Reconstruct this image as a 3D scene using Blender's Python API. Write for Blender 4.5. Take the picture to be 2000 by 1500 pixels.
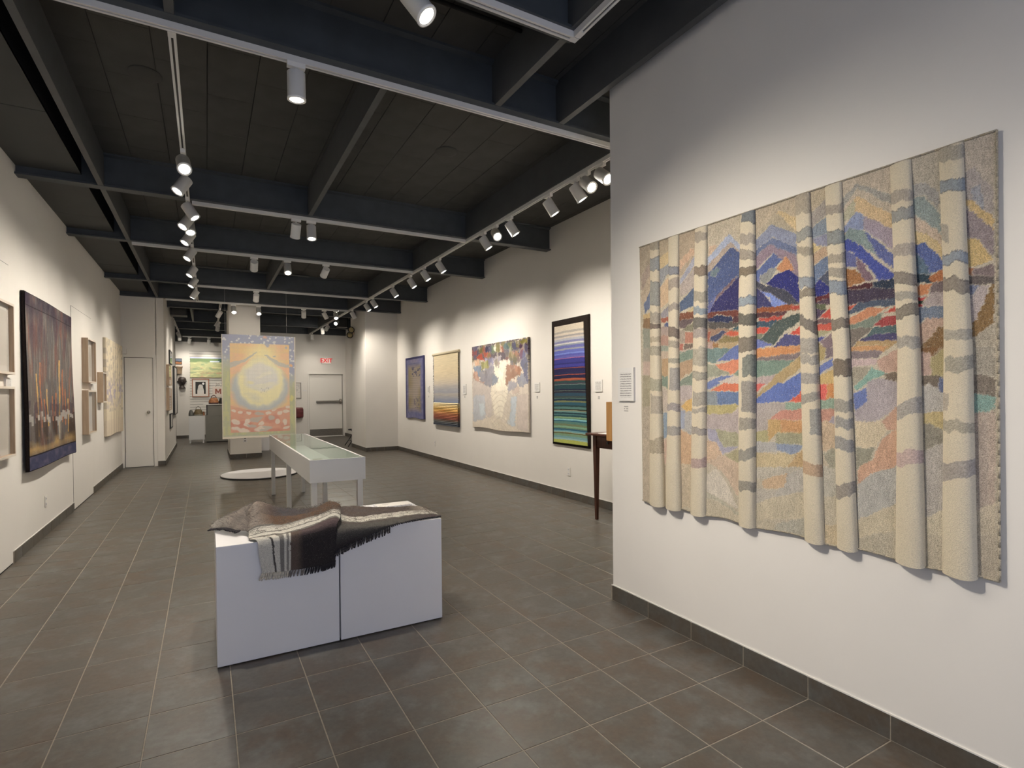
# Gallery interior with woven tapestries, white plinths, display case and dark beamed ceiling
import bpy, bmesh, math, random
import numpy as np
from mathutils import Vector, Matrix, Quaternion

for o in list(bpy.data.objects):
    bpy.data.objects.remove(o, do_unlink=True)
scene = bpy.context.scene
COL = scene.collection
random.seed(7)
PI = math.pi

# ---------------------------------------------------------------- camera
cam_d = bpy.data.cameras.new('camera')
cam = bpy.data.objects.new('camera', cam_d)
COL.objects.link(cam)
cam_d.sensor_fit = 'HORIZONTAL'
cam_d.sensor_width = 36.0
cam_d.lens = 1036.194 * 36.0 / 2000.0
cam_d.shift_x = (1000 - 958.399) / 2000.0
cam_d.shift_y = (774.530 - 750) / 2000.0
cam_d.clip_start = 0.05
CAM_LOC = Vector((0.90574, -2.78685, 1.41930))
_yaw, _pitch, _roll = 0.491995602, -0.00755333484, -0.00912926139
_f = Vector((math.sin(_yaw), math.cos(_yaw), 0))
_r = Vector((math.cos(_yaw), -math.sin(_yaw), 0))
_u = Vector((0, 0, 1))
_f2 = _f * math.cos(_pitch) + _u * math.sin(_pitch)
_u2 = _u * math.cos(_pitch) - _f * math.sin(_pitch)
_r3 = _r * math.cos(_roll) + _u2 * math.sin(_roll)
_u3 = _u2 * math.cos(_roll) - _r * math.sin(_roll)
_m = Matrix((_r3, _u3, -_f2)).transposed().to_4x4()
_m.translation = CAM_LOC
cam.matrix_world = _m
scene.camera = cam

# ---------------------------------------------------------------- world, daylight, exposure
world = bpy.data.worlds.new('world')
scene.world = world
world.use_nodes = True
bg = world.node_tree.nodes['Background']
bg.inputs[0].default_value = (0.72, 0.79, 1.0, 1)
bg.inputs[1].default_value = 2.3
vs = scene.view_settings
vs.view_transform = 'Standard'
vs.look = 'None'
vs.gamma = 1.0
vs.use_curve_mapping = False
vs.exposure = 0.48
scene.display_settings.display_device = 'sRGB'
scene.cycles.use_denoising = True
scene.cycles.max_bounces = 8
scene.cycles.diffuse_bounces = 5
scene.cycles.glossy_bounces = 4
scene.cycles.transparent_max_bounces = 8
scene.cycles.sample_clamp_indirect = 6.0
scene.cycles.caustics_reflective = False
scene.cycles.caustics_refractive = False
LAMP = 72.0            # watts of one gallery spotlight
WARM = (1.0, 0.905, 0.775)

# daylight portal in the shop-front window behind the camera (a sampling aid, gives no light itself)
pd = bpy.data.lights.new('window_portal', 'AREA')
pd.shape = 'RECTANGLE'; pd.size = 3.5; pd.size_y = 2.35
pd.cycles.is_portal = True
po = bpy.data.objects.new('window_portal', pd); COL.objects.link(po)
po.location = (1.385, -5.19, 1.38); po.rotation_euler = (PI / 2, 0, 0)

# ---------------------------------------------------------------- main dimensions
XL, XR, XN = -0.56, 5.14, 3.333      # left wall, far right wall, near right wall
YF, YD, YB = -5.2, 9.8, 17.4         # shop front, door wall, back wall
ZC, ZB, ZS = 3.70, 3.385, 3.47       # ceiling deck, beam undersides, left soffit
T = 0.333                            # floor tile pitch

# ---------------------------------------------------------------- helpers
def lin(c):
    c = np.asarray(c, float) / 255.0
    return np.where(c <= 0.04045, c / 12.92, ((c + 0.055) / 1.055) ** 2.4)

def pc(*c, k=1.3):
    """Dye or paint colour from an sRGB triple."""
    if len(c) == 1: c = c[0]
    v = lin(c) * k * np.array([1.0, 1.04, 1.09])
    v = v.mean() + (v - v.mean()) * 0.80
    return tuple(np.clip(v, 0.004, 0.9))

class MB:
    def __init__(s):
        s.v = []; s.f = []; s.sm = []
    def face(s, pts, smooth=False):
        n = len(s.v); s.v += [tuple(p) for p in pts]
        s.f.append(tuple(range(n, n + len(pts)))); s.sm.append(smooth)
    def box(s, x0, x1, y0, y1, z0, z1):
        n = len(s.v)
        s.v += [(x0,y0,z0),(x1,y0,z0),(x1,y1,z0),(x0,y1,z0),(x0,y0,z1),(x1,y0,z1),(x1,y1,z1),(x0,y1,z1)]
        s.f += [tuple(n+i for i in q) for q in ((0,3,2,1),(4,5,6,7),(0,1,5,4),(1,2,6,5),(2,3,7,6),(3,0,4,7))]
        s.sm += [False]*6
        return s
    def cbox(s, x0, x1, y0, y1, z0, z1, c=0.003):
        """Box with its upper edges chamfered."""
        n = len(s.v)
        s.v += [(x0,y0,z0),(x1,y0,z0),(x1,y1,z0),(x0,y1,z0),(x0,y0,z1-c),(x1,y0,z1-c),(x1,y1,z1-c),(x0,y1,z1-c),
                (x0+c,y0+c,z1),(x1-c,y0+c,z1),(x1-c,y1-c,z1),(x0+c,y1-c,z1)]
        q = [(0,3,2,1),(0,1,5,4),(1,2,6,5),(2,3,7,6),(3,0,4,7),(4,5,9,8),(5,6,10,9),(6,7,11,10),(7,4,8,11),(8,9,10,11)]
        s.f += [tuple(n+i for i in k) for k in q]; s.sm += [False]*len(q)
        return s
    def tube(s, p0, p1, r0, r1=None, n=12, caps=True, smooth=True):
        if r1 is None: r1 = r0
        p0 = Vector(p0); p1 = Vector(p1); d = (p1 - p0).normalized()
        a = d.orthogonal().normalized(); b = d.cross(a)
        k = len(s.v)
        for p, r in ((p0, r0), (p1, r1)):
            for i in range(n):
                t = 2 * PI * i / n
                s.v.append(tuple(p + (a * math.cos(t) + b * math.sin(t)) * r))
        for i in range(n):
            j = (i + 1) % n
            s.f.append((k+i, k+j, k+n+j, k+n+i)); s.sm.append(smooth)
        if caps:
            s.f.append(tuple(k+n-1-i for i in range(n))); s.sm.append(False)
            s.f.append(tuple(k+n+i for i in range(n))); s.sm.append(False)
        return s
    def path(s, pts, r, n=8):
        for a, b in zip(pts[:-1], pts[1:]): s.tube(a, b, r, n=n)
        return s
    def lathe(s, prof, n=24, axis='z', c=(0, 0, 0), smooth=True, sx=1, sy=1):
        k = len(s.v)
        for r, h in prof:
            for i in range(n):
                t = 2 * PI * i / n
                p = (r*sx*math.cos(t), r*sy*math.sin(t), h)
                if axis == 'x': p = (p[2], p[0], p[1])
                if axis == 'y': p = (p[0], p[2], p[1])
                s.v.append((p[0]+c[0], p[1]+c[1], p[2]+c[2]))
        for q in range(len(prof) - 1):
            for i in range(n):
                j = (i + 1) % n
                s.f.append((k+q*n+i, k+q*n+j, k+(q+1)*n+j, k+(q+1)*n+i)); s.sm.append(smooth)
        s.f.append(tuple(k+n-1-i for i in range(n))); s.sm.append(False)
        m = k + (len(prof)-1)*n
        s.f.append(tuple(m+i for i in range(n))); s.sm.append(False)
        return s
    def prism(s, poly, axis, a, b):
        """Extrude a closed 2D outline along an axis."""
        def P(u, v, w): return {'x': (w, u, v), 'y': (u, w, v), 'z': (u, v, w)}[axis]
        n = len(poly); k = len(s.v)
        s.v += [P(u, v, a) for u, v in poly] + [P(u, v, b) for u, v in poly]
        for i in range(n):
            j = (i+1) % n
            s.f.append((k+i, k+j, k+n+j, k+n+i)); s.sm.append(False)
        s.f.append(tuple(k+n-1-i for i in range(n))); s.f.append(tuple(k+n+i for i in range(n))); s.sm += [False, False]
        return s
    def mesh(s, name):
        me = bpy.data.meshes.new(name)
        me.from_pydata(s.v, [], s.f)
        me.polygons.foreach_set('use_smooth', s.sm)
        bm = bmesh.new(); bm.from_mesh(me)
        bmesh.ops.recalc_face_normals(bm, faces=bm.faces)
        bm.to_mesh(me); bm.free()
        return me
    def build(s, name, mat, parent=None, bevel=0.0, loc=None):
        me = s.mesh(name)
        if bevel:
            bm = bmesh.new(); bm.from_mesh(me)
            bmesh.ops.remove_doubles(bm, verts=bm.verts, dist=1e-6)
            es = [e for e in bm.edges if len(e.link_faces) == 2 and e.calc_face_angle(0) > 0.6]
            bmesh.ops.bevel(bm, geom=es, offset=bevel, segments=2, affect='EDGES', profile=0.6)
            bm.to_mesh(me); bm.free()
        return link(name, me, mat, parent, loc)

def link(name, me, mat, parent=None, loc=None):
    o = bpy.data.objects.new(name, me)
    COL.objects.link(o)
    if mat is not None and len(me.materials) == 0: me.materials.append(mat)
    if parent is not None: o.parent = parent
    if loc is not None: o.location = loc
    return o

def empty(name, loc=(0, 0, 0), rz=0.0):
    o = bpy.data.objects.new(name, None); COL.objects.link(o)
    o.location = loc; o.rotation_euler = (0, 0, rz); o.empty_display_size = 0.05
    return o

def tag(o, label, cat, group=None):
    o['label'] = label; o['category'] = cat
    if group: o['group'] = group
    return o

def structure(o):
    o['kind'] = 'structure'; return o

# ---------------------------------------------------------------- paint helpers (numpy)
def _h(i, j, s):
    n = (i.astype(np.int64) * 374761393 + j.astype(np.int64) * 668265263 + s * 974634721) & 0x7fffffff
    n = ((n ^ (n >> 13)) * 1274126177) & 0x7fffffff
    return ((n ^ (n >> 16)) & 0xffff) / 65535.0

def vn(x, y, s=1):
    x = np.asarray(x, float); y = np.asarray(y, float)
    i = np.floor(x); j = np.floor(y); fx = x - i; fy = y - j
    fx = fx*fx*(3-2*fx); fy = fy*fy*(3-2*fy)
    i = i.astype(np.int64); j = j.astype(np.int64)
    a = _h(i, j, s); b = _h(i+1, j, s); c = _h(i, j+1, s); d = _h(i+1, j+1, s)
    return (a*(1-fx)+b*fx)*(1-fy) + (c*(1-fx)+d*fx)*fy

def fbm(x, y, s=1, o=3):
    t = 0; w = 0.5; n = 0
    for k in range(o):
        t = t + w*vn(x*2**k, y*2**k, s+k*17); n += w; w *= 0.5
    return t / n

def scatter(x, y, s=1):
    """Nearest of scattered points: a random number per patch and the distance to its heart."""
    i = np.floor(x).astype(np.int64); j = np.floor(y).astype(np.int64)
    best = np.full(x.shape, 9.0); idv = np.zeros(x.shape)
    for di in (-1, 0, 1):
        for dj in (-1, 0, 1):
            px = i+di+_h(i+di, j+dj, s); py = j+dj+_h(i+di, j+dj, s+5)
            d = (px-x)**2+(py-y)**2; m = d < best
            best = np.where(m, d, best); idv = np.where(m, _h(i+di, j+dj, s+11), idv)
    return idv, np.sqrt(best)

def inpoly(px, py, poly):
    r = np.zeros(px.shape, bool); n = len(poly)
    for i in range(n):
        x0, y0 = poly[i]; x1, y1 = poly[(i+1) % n]
        if y0 == y1: continue
        c = ((y0 > py) != (y1 > py)) & (px < (x1-x0)*(py-y0)/(y1-y0)+x0)
        r ^= c
    return r

def mixc(C, m, col):
    m = np.clip(np.asarray(m, float), 0, 1)[:, None]
    return C*(1-m) + np.asarray(col)[None, :]*m

def sheet(name, pos, colf, na, nb, mat, parent=None, back=None):
    """Cloth or print: pos(a,b) -> Nx3, colf(a,b,P) -> Nx3 dye colours; back = vector to the reverse side (gives it thickness)."""
    a, b = np.meshgrid(np.linspace(0, 1, na), np.linspace(0, 1, nb)); a = a.ravel(); b = b.ravel()
    P = np.asarray(pos(a, b), float); C = np.asarray(colf(a, b, P), float)
    idx = np.arange(na*nb).reshape(nb, na)
    q = np.stack([idx[:-1, :-1], idx[:-1, 1:], idx[1:, 1:], idx[1:, :-1]], -1).reshape(-1, 4)
    if back is not None:
        ring = np.concatenate([idx[0, :], idx[1:, -1], idx[-1, -2::-1], idx[-2:0:-1, 0]])
        n0 = len(P); bk = np.asarray(back)
        P = np.concatenate([P, P[ring] + bk]); C = np.concatenate([C, C[ring]*0.9])
        m = len(ring); k = np.arange(m)
        q = np.concatenate([q, np.stack([ring[k], n0+k, n0+(k+1) % m, ring[(k+1) % m]], -1)])
    me = bpy.data.meshes.new(name)
    me.vertices.add(len(P)); me.vertices.foreach_set('co', P.astype(np.float32).ravel())
    me.loops.add(q.size); me.loops.foreach_set('vertex_index', q.astype(np.int32).ravel())
    me.polygons.add(len(q)); me.polygons.foreach_set('loop_start', np.arange(0, q.size, 4, dtype=np.int32))
    me.polygons.foreach_set('loop_total', np.full(len(q), 4, dtype=np.int32))
    me.polygons.foreach_set('use_smooth', np.ones(len(q), bool))
    me.update(calc_edges=True); me.validate()
    at = me.color_attributes.new('Col', 'FLOAT_COLOR', 'POINT')
    at.data.foreach_set('color', np.concatenate([np.clip(C, 0.003, 0.92), np.ones((len(C), 1))], 1).astype(np.float32).ravel())
    return link(name, me, mat, parent)

# ---------------------------------------------------------------- materials
def nmat(name):
    m = bpy.data.materials.new(name); m.use_nodes = True
    nt = m.node_tree; b = nt.nodes['Principled BSDF']
    return m, nt, b
def N(nt, t, **k):
    n = nt.nodes.new(t)
    for a, v in k.items(): setattr(n, a, v)
    return n
def simple(name, col, rough=0.6, metal=0.0, spec=0.5, noise=0.0, scale=20.0, bump=0.0, bscale=200.0):
    m, nt, b = nmat(name)
    b.inputs['Base Color'].default_value = (*col, 1); b.inputs['Roughness'].default_value = rough
    b.inputs['Metallic'].default_value = metal; b.inputs['Specular IOR Level'].default_value = spec
    if noise or bump:
        tc = N(nt, 'ShaderNodeTexCoord')
    if noise:
        nz = N(nt, 'ShaderNodeTexNoise'); nz.inputs['Scale'].default_value = scale; nz.inputs['Detail'].default_value = 4
        nt.links.new(tc.outputs['Object'], nz.inputs['Vector'])
        r = N(nt, 'ShaderNodeValToRGB')
        r.color_ramp.elements[0].position = 0.3; r.color_ramp.elements[1].position = 0.7
        r.color_ramp.elements[0].color = (*[c*(1-noise) for c in col], 1)
        r.color_ramp.elements[1].color = (*[min(1, c*(1+noise)) for c in col], 1)
        nt.links.new(nz.outputs['Fac'], r.inputs['Fac']); nt.links.new(r.outputs['Color'], b.inputs['Base Color'])
    if bump:
        n2 = N(nt, 'ShaderNodeTexNoise'); n2.inputs['Scale'].default_value = bscale
        nt.links.new(tc.outputs['Object'], n2.inputs['Vector'])
        bp = N(nt, 'ShaderNodeBump'); bp.inputs['Strength'].default_value = bump; bp.inputs['Distance'].default_value = 0.004
        nt.links.new(n2.outputs['Fac'], bp.inputs['Height']); nt.links.new(bp.outputs['Normal'], b.inputs['Normal'])
    return m

def emit(name, col, s):
    m, nt, b = nmat(name)
    b.inputs['Base Color'].default_value = (*col, 1)
    b.inputs['Emission Color'].default_value = (*col, 1); b.inputs['Emission Strength'].default_value = s
    return m

def cloth_mat(name, weave=320.0, speck=0.35, bump=0.5, dark=0.25, aniso=1.0, light=0.9):
    """Dyed threads: colour from the woven pattern, flecked thread by thread, with a fine ribbed relief."""
    m, nt, b = nmat(name)
    b.inputs['Roughness'].default_value = 0.95; b.inputs['Specular IOR Level'].default_value = 0.1
    at = N(nt, 'ShaderNodeAttribute'); at.attribute_name = 'Col'
    tc = N(nt, 'ShaderNodeTexCoord')
    mp = N(nt, 'ShaderNodeMapping'); mp.inputs['Scale'].default_value = (1, 1, aniso)
    nt.links.new(tc.outputs['Object'], mp.inputs['Vector'])
    nz = N(nt, 'ShaderNodeTexNoise'); nz.inputs['Scale'].default_value = weave; nz.inputs['Detail'].default_value = 2
    nt.links.new(mp.outputs['Vector'], nz.inputs['Vector'])
    rd = N(nt, 'ShaderNodeMapRange'); rd.inputs['From Min'].default_value = 0.3; rd.inputs['From Max'].default_value = 0.62
    rd.inputs['To Min'].default_value = 1-dark; rd.inputs['To Max'].default_value = 1.08
    nt.links.new(nz.outputs['Fac'], rd.inputs['Value'])
    ml = N(nt, 'ShaderNodeVectorMath', operation='SCALE')
    nt.links.new(at.outputs['Color'], ml.inputs[0]); nt.links.new(rd.outputs['Result'], ml.inputs['Scale'])
    n2 = N(nt, 'ShaderNodeTexNoise'); n2.inputs['Scale'].default_value = weave*0.7; n2.inputs['Detail'].default_value = 1
    nt.links.new(tc.outputs['Object'], n2.inputs['Vector'])
    r2 = N(nt, 'ShaderNodeMapRange'); r2.inputs['From Min'].default_value = 0.66; r2.inputs['From Max'].default_value = 0.72
    r2.inputs['To Max'].default_value = speck
    nt.links.new(n2.outputs['Fac'], r2.inputs['Value'])
    mx = N(nt, 'ShaderNodeMix', data_type='RGBA')
    nt.links.new(r2.outputs['Result'], mx.inputs['Factor']); nt.links.new(ml.outputs['Vector'], mx.inputs['A'])
    mx.inputs['B'].default_value = (0.62*light, 0.56*light, 0.46*light, 1)
    nt.links.new(mx.outputs['Result'], b.inputs['Base Color'])
    bp = N(nt, 'ShaderNodeBump'); bp.inputs['Strength'].default_value = bump; bp.inputs['Distance'].default_value = 0.003
    nt.links.new(nz.outputs['Fac'], bp.inputs['Height']); nt.links.new(bp.outputs['Normal'], b.inputs['Normal'])
    return m

def print_mat(name, rough=0.6):
    m, nt, b = nmat(name)
    b.inputs['Roughness'].default_value = rough
    at = N(nt, 'ShaderNodeAttribute'); at.attribute_name = 'Col'
    nt.links.new(at.outputs['Color'], b.inputs['Base Color'])
    return m

def wood(name, c0, c1, scale=6, rough=0.45, stretch=(1, 1, 0.08)):
    m, nt, b = nmat(name)
    b.inputs['Roughness'].default_value = rough
    tc = N(nt, 'ShaderNodeTexCoord'); mp = N(nt, 'ShaderNodeMapping'); mp.inputs['Scale'].default_value = stretch
    nz = N(nt, 'ShaderNodeTexNoise'); nz.inputs['Scale'].default_value = scale*10; nz.inputs['Detail'].default_value = 5
    r = N(nt, 'ShaderNodeValToRGB'); r.color_ramp.elements[0].color = (*c0, 1); r.color_ramp.elements[1].color = (*c1, 1)
    r.color_ramp.elements[0].position = 0.35; r.color_ramp.elements[1].position = 0.65
    nt.links.new(tc.outputs['Object'], mp.inputs['Vector']); nt.links.new(mp.outputs['Vector'], nz.inputs['Vector'])
    nt.links.new(nz.outputs['Fac'], r.inputs['Fac']); nt.links.new(r.outputs['Color'], b.inputs['Base Color'])
    return m

def tile_mat(name, base, brown, blue, rough=0.38):
    """Mottled slate-look porcelain: brown and blue-grey clouds that change from tile to tile."""
    m, nt, b = nmat(name)
    tc = N(nt, 'ShaderNodeTexCoord'); oi = N(nt, 'ShaderNodeObjectInfo'); gm = N(nt, 'ShaderNodeNewGeometry')
    ad = N(nt, 'ShaderNodeVectorMath', operation='ADD')
    sc = N(nt, 'ShaderNodeMath', operation='MULTIPLY'); sc.inputs[1].default_value = 37.0
    nt.links.new(oi.outputs['Random'], sc.inputs[0])
    nt.links.new(gm.outputs['Position'], ad.inputs[0]); nt.links.new(sc.outputs[0], ad.inputs[1])
    def noise(scale, det, lo, hi):
        z = N(nt, 'ShaderNodeTexNoise'); z.inputs['Scale'].default_value = scale; z.inputs['Detail'].default_value = det
        z.inputs['Roughness'].default_value = 0.62
        nt.links.new(ad.outputs[0], z.inputs['Vector'])
        r = N(nt, 'ShaderNodeMapRange'); r.inputs['From Min'].default_value = lo; r.inputs['From Max'].default_value = hi
        nt.links.new(z.outputs['Fac'], r.inputs['Value']); return z, r
    z1, r1 = noise(4.2, 5, 0.42, 0.68)
    z2, r2 = noise(6.5, 5, 0.48, 0.74)
    z3, r3 = noise(38, 4, 0.25, 0.75)
    m1 = N(nt, 'ShaderNodeMix', data_type='RGBA'); m1.inputs['A'].default_value = (*base, 1); m1.inputs['B'].default_value = (*brown, 1)
    nt.links.new(r1.outputs['Result'], m1.inputs['Factor'])
    m2 = N(nt, 'ShaderNodeMix', data_type='RGBA'); m2.inputs['B'].default_value = (*blue, 1)
    nt.links.new(r2.outputs['Result'], m2.inputs['Factor']); nt.links.new(m1.outputs['Result'], m2.inputs['A'])
    r3.inputs['To Min'].default_value = 0.82; r3.inputs['To Max'].default_value = 1.15
    s = N(nt, 'ShaderNodeVectorMath', operation='SCALE')
    nt.links.new(m2.outputs['Result'], s.inputs[0]); nt.links.new(r3.outputs['Result'], s.inputs['Scale'])
    nt.links.new(s.outputs['Vector'], b.inputs['Base Color'])
    b.inputs['Roughness'].default_value = rough; b.inputs['Specular IOR Level'].default_value = 0.45
    bp = N(nt, 'ShaderNodeBump'); bp.inputs['Strength'].default_value = 0.25; bp.inputs['Distance'].default_value = 0.002
    nt.links.new(z3.outputs['Fac'], bp.inputs['Height']); nt.links.new(bp.outputs['Normal'], b.inputs['Normal'])
    return m

def glass_mat(name, tint=(0.93, 0.97, 0.95), ior=1.5):
    m = bpy.data.materials.new(name); m.use_nodes = True; nt = m.node_tree
    nt.nodes.clear()
    out = N(nt, 'ShaderNodeOutputMaterial'); mx = N(nt, 'ShaderNodeMixShader'); fr = N(nt, 'ShaderNodeFresnel')
    fr.inputs['IOR'].default_value = ior
    tr = N(nt, 'ShaderNodeBsdfTransparent'); tr.inputs[0].default_value = (*tint, 1)
    gl = N(nt, 'ShaderNodeBsdfGlossy'); gl.inputs['Roughness'].default_value = 0.02
    gm = N(nt, 'ShaderNodeNewGeometry'); ff = N(nt, 'ShaderNodeMath', operation='SUBTRACT'); ff.inputs[0].default_value = 1.0
    nt.links.new(gm.outputs['Backfacing'], ff.inputs[1]); fk = N(nt, 'ShaderNodeMath', operation='MULTIPLY')
    nt.links.new(fr.outputs[0], fk.inputs[0]); nt.links.new(ff.outputs[0], fk.inputs[1])
    nt.links.new(fk.outputs[0], mx.inputs[0]); nt.links.new(tr.outputs[0], mx.inputs[1]); nt.links.new(gl.outputs[0], mx.inputs[2])
    nt.links.new(mx.outputs[0], out.inputs[0])
    return m

def text_mat(name, rows=14.0, paper=(0.75, 0.74, 0.72)):
    """White card with rows of small grey print."""
    m, nt, b = nmat(name)
    b.inputs['Roughness'].default_value = 0.7
    tc = N(nt, 'ShaderNodeTexCoord'); sp = N(nt, 'ShaderNodeSeparateXYZ')
    nt.links.new(tc.outputs['Generated'], sp.inputs[0])
    def math_(op, a, bb):
        n = N(nt, 'ShaderNodeMath', operation=op)
        for i, v in enumerate((a, bb)):
            if isinstance(v, (int, float)): n.inputs[i].default_value = v
            else: nt.links.new(v, n.inputs[i])
        return n.outputs[0]
    z = sp.outputs['Z']; y = sp.outputs['Y']
    row = math_('LESS_THAN', math_('FRACT', math_('MULTIPLY', z, rows), 0), 0.5)
    nz = N(nt, 'ShaderNodeTexNoise'); nz.inputs['Scale'].default_value = 260
    nt.links.new(tc.outputs['Object'], nz.inputs['Vector'])
    ink = math_('GREATER_THAN', nz.outputs['Fac'], 0.44)
    ym = math_('MULTIPLY', math_('GREATER_THAN', y, 0.14), math_('LESS_THAN', y, 0.86))
    zm = math_('MULTIPLY', math_('GREATER_THAN', z, 0.1), math_('LESS_THAN', z, 0.86))
    f = math_('MULTIPLY', math_('MULTIPLY', row, ink), math_('MULTIPLY', ym, zm))
    f = math_('MULTIPLY', f, 0.75)
    mx = N(nt, 'ShaderNodeMix', data_type='RGBA'); mx.inputs['A'].default_value = (*paper, 1); mx.inputs['B'].default_value = (0.12, 0.12, 0.12, 1)
    nt.links.new(f, mx.inputs['Factor']); nt.links.new(mx.outputs['Result'], b.inputs['Base Color'])
    return m

M = {}
M['wall'] = simple('wall_paint', (0.77, 0.745, 0.705), 0.75, noise=0.012, scale=3, bump=0.06, bscale=420)
M['trimwhite'] = simple('white_trim_paint', (0.76, 0.74, 0.70), 0.5)
M['plinth'] = simple('plinth_white_paint', (0.74, 0.73, 0.74), 0.42, noise=0.01, scale=5)
M['case'] = simple('case_white_paint', (0.72, 0.72, 0.71), 0.42)
M['tile'] = tile_mat('slate_look_floor_tile', (0.087, 0.080, 0.069), (0.094, 0.069, 0.050), (0.126, 0.127, 0.119))
M['tilebase'] = tile_mat('slate_look_skirting_tile', (0.090, 0.083, 0.072), (0.086, 0.066, 0.048), (0.11, 0.112, 0.108), 0.42)
M['grout'] = simple('grout', (0.30, 0.265, 0.215), 0.9, noise=0.15, scale=60)
M['beam'] = simple('beam_navy_grey_paint', (0.050, 0.058, 0.066), 0.55, noise=0.12, scale=8)
M['joist'] = simple('joist_grey_paint', (0.066, 0.070, 0.073), 0.55, noise=0.1, scale=8)
M['panel'] = simple('ceiling_panel_charcoal', (0.054, 0.054, 0.051), 0.85, noise=0.15, scale=5, bump=0.5, bscale=300)
M['soffit'] = simple('soffit_charcoal', (0.058, 0.060, 0.058), 0.7, noise=0.06, scale=4)
M['void'] = simple('dark_void', (0.006, 0.006, 0.007), 0.9)
M['track'] = simple('track_white_metal', (0.70, 0.69, 0.67), 0.4)
M['slot'] = simple('track_slot_dark', (0.03, 0.025, 0.02), 0.6)
M['lampwhite'] = simple('lamp_white_metal', (0.84, 0.825, 0.79), 0.45)
M['lens'] = emit('lamp_lens', (1.0, 0.95, 0.86), 16.0)
M['lensoff'] = simple('lamp_lens_off', (0.2, 0.2, 0.2), 0.3)
M['bezel'] = simple('lamp_bezel', (0.35, 0.34, 0.32), 0.4)
M['black'] = simple('black_paint', (0.012, 0.012, 0.013), 0.5)
M['blackcloth'] = simple('black_cloth_edge', (0.016, 0.013, 0.013), 0.95, bump=0.5, bscale=500)
M['steel'] = simple('brushed_steel', (0.33, 0.31, 0.28), 0.35, metal=0.9, noise=0.08, scale=30)
M['glass'] = glass_mat('clear_glass', (0.985, 0.985, 0.985))
M['caseglass'] = glass_mat('case_top_glass', (0.88, 0.95, 0.92))
M['text'] = text_mat('printed_card')
M['mahogany'] = wood('mahogany', (0.040, 0.012, 0.006), (0.085, 0.026, 0.012))
M['oak'] = wood('honey_oak', (0.42, 0.21, 0.065), (0.52, 0.28, 0.095), 4)
M['maple'] = wood('pale_maple_frame', (0.46, 0.33, 0.22), (0.54, 0.41, 0.29), 5)
M['paleframe'] = simple('pale_frame_front', (0.66, 0.60, 0.52), 0.5)
M['mat_board'] = simple('mat_board', (0.74, 0.71, 0.67), 0.8)
M['cloth'] = cloth_mat('tapestry_wool', 330, 0.42, 0.8, 0.45)
M['trunk'] = cloth_mat('tapestry_trunk_wool', 260, 0.12, 0.9, 0.2, 2.2)
M['finecloth'] = cloth_mat('fine_woven_wool', 420, 0.10, 0.4, 0.22)
M['stripecloth'] = cloth_mat('striped_wool', 420, 0.06, 0.35, 0.22, 4.0)
M['shawl'] = cloth_mat('mohair_shawl', 420, 0.22, 1.0, 0.5, 1.0, 0.7)
M['print'] = print_mat('printed_picture', 0.5)

# ================================================================ FLOOR
floor = structure(MB().box(-1.6, 5.4, YF, YB + 0.1, -0.08, -0.0015).build('floor', M['grout']))
cells = []
for i in range(-5, 17):
    for j in range(int(math.floor(YF / T)), 53):
        x0, x1 = i*T, (i+1)*T; y0, y1 = j*T, (j+1)*T
        x0 = max(x0, -1.6); x1 = min(x1, 5.4)
        if x0 < XL - 0.02 and y1 < 14.3:
            x0 = XL
            if x1 <= XL + 0.01: continue
        if x0 >= XN - 0.01 and y1 <= 0.01: continue
        if x0 >= XR: continue
        cx, cy = (x0+x1)/2, (y0+y1)/2
        v = Vector((cx, cy, 0)) - CAM_LOC
        d = v.dot(_f)
        ang = math.degrees(math.atan2(v.dot(_r), d))
        cells.append(((d*d if (d > 0.7 and -46 < ang < 48) else 1e6 + cy), x0, x1, y0, y1))
cells.sort()
G = 0.0022
tile_meshes = {}
def tile_piece(x0, x1, y0, y1):
    k = (round(x1-x0, 3), round(y1-y0, 3))
    if k not in tile_meshes:
        a, b = k[0]/2-G, k[1]/2-G
        me = MB().cbox(-a, a, -b, b, -0.012, 0.0, 0.0016).mesh('tile')
        me.materials.append(M['tile']); tile_meshes[k] = me
    link('tile', tile_meshes[k], None, floor, ((x0+x1)/2, (y0+y1)/2, 0))
for c in cells[:298]: tile_piece(*c[1:])
rest = MB()
for c in cells[298:]:
    rest.cbox(c[1]+G, c[2]-G, c[3]+G, c[4]-G, -0.012, 0.0, 0.0016)
o = rest.build('distant_tiles', M['tile'], floor); o['kind'] = 'stuff'

# ================================================================ WALLS
def wall(name, *boxes):
    m = MB()
    for b in boxes: m.box(*b)
    return structure(m.build(name, M['wall']))
WL = wall('wall_left', (XL-0.15, XL, YF, YD+0.15, 0, ZC))
WN = wall('wall_near_right', (XN, XR+0.12, YF, 0, 0, ZC))
WR = wall('wall_right', (XR, XR+0.15, 0, 11.5, 0, ZC))
WD = wall('wall_door', (XL, -0.515, YD, YD+0.15, 0, ZB), (-0.03, 0.03, YD, YD+0.15, 0, ZB), (-0.515, -0.03, YD, YD+0.15, 2.182, ZB), (XL, 0.03, YD, YD+0.15, ZB, ZC))
WH = wall('wall_hall', (0.02, 0.16, YD, 14.36, 0, ZC))
WHB = wall('wall_shop_return', (-1.6, 0.16, 14.21, 14.36, 0, ZC))
WSL = wall('wall_shop_side', (-1.6, -1.45, 14.36, YB, 0, ZC))
WB = wall('wall_back', (-1.6, 2.4, YB, YB+0.15, 0, ZC))
WBS = wall('wall_back_step', (2.4, 2.55, 15.4, YB+0.15, 0, ZC))
WE = wall('wall_exit', (2.55, 3.86, 15.4, 15.55, 0, ZC), (5.0, 5.2, 15.4, 15.55, 0, ZC), (3.86, 5.0, 15.4, 15.55, 2.09, ZC))
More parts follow.
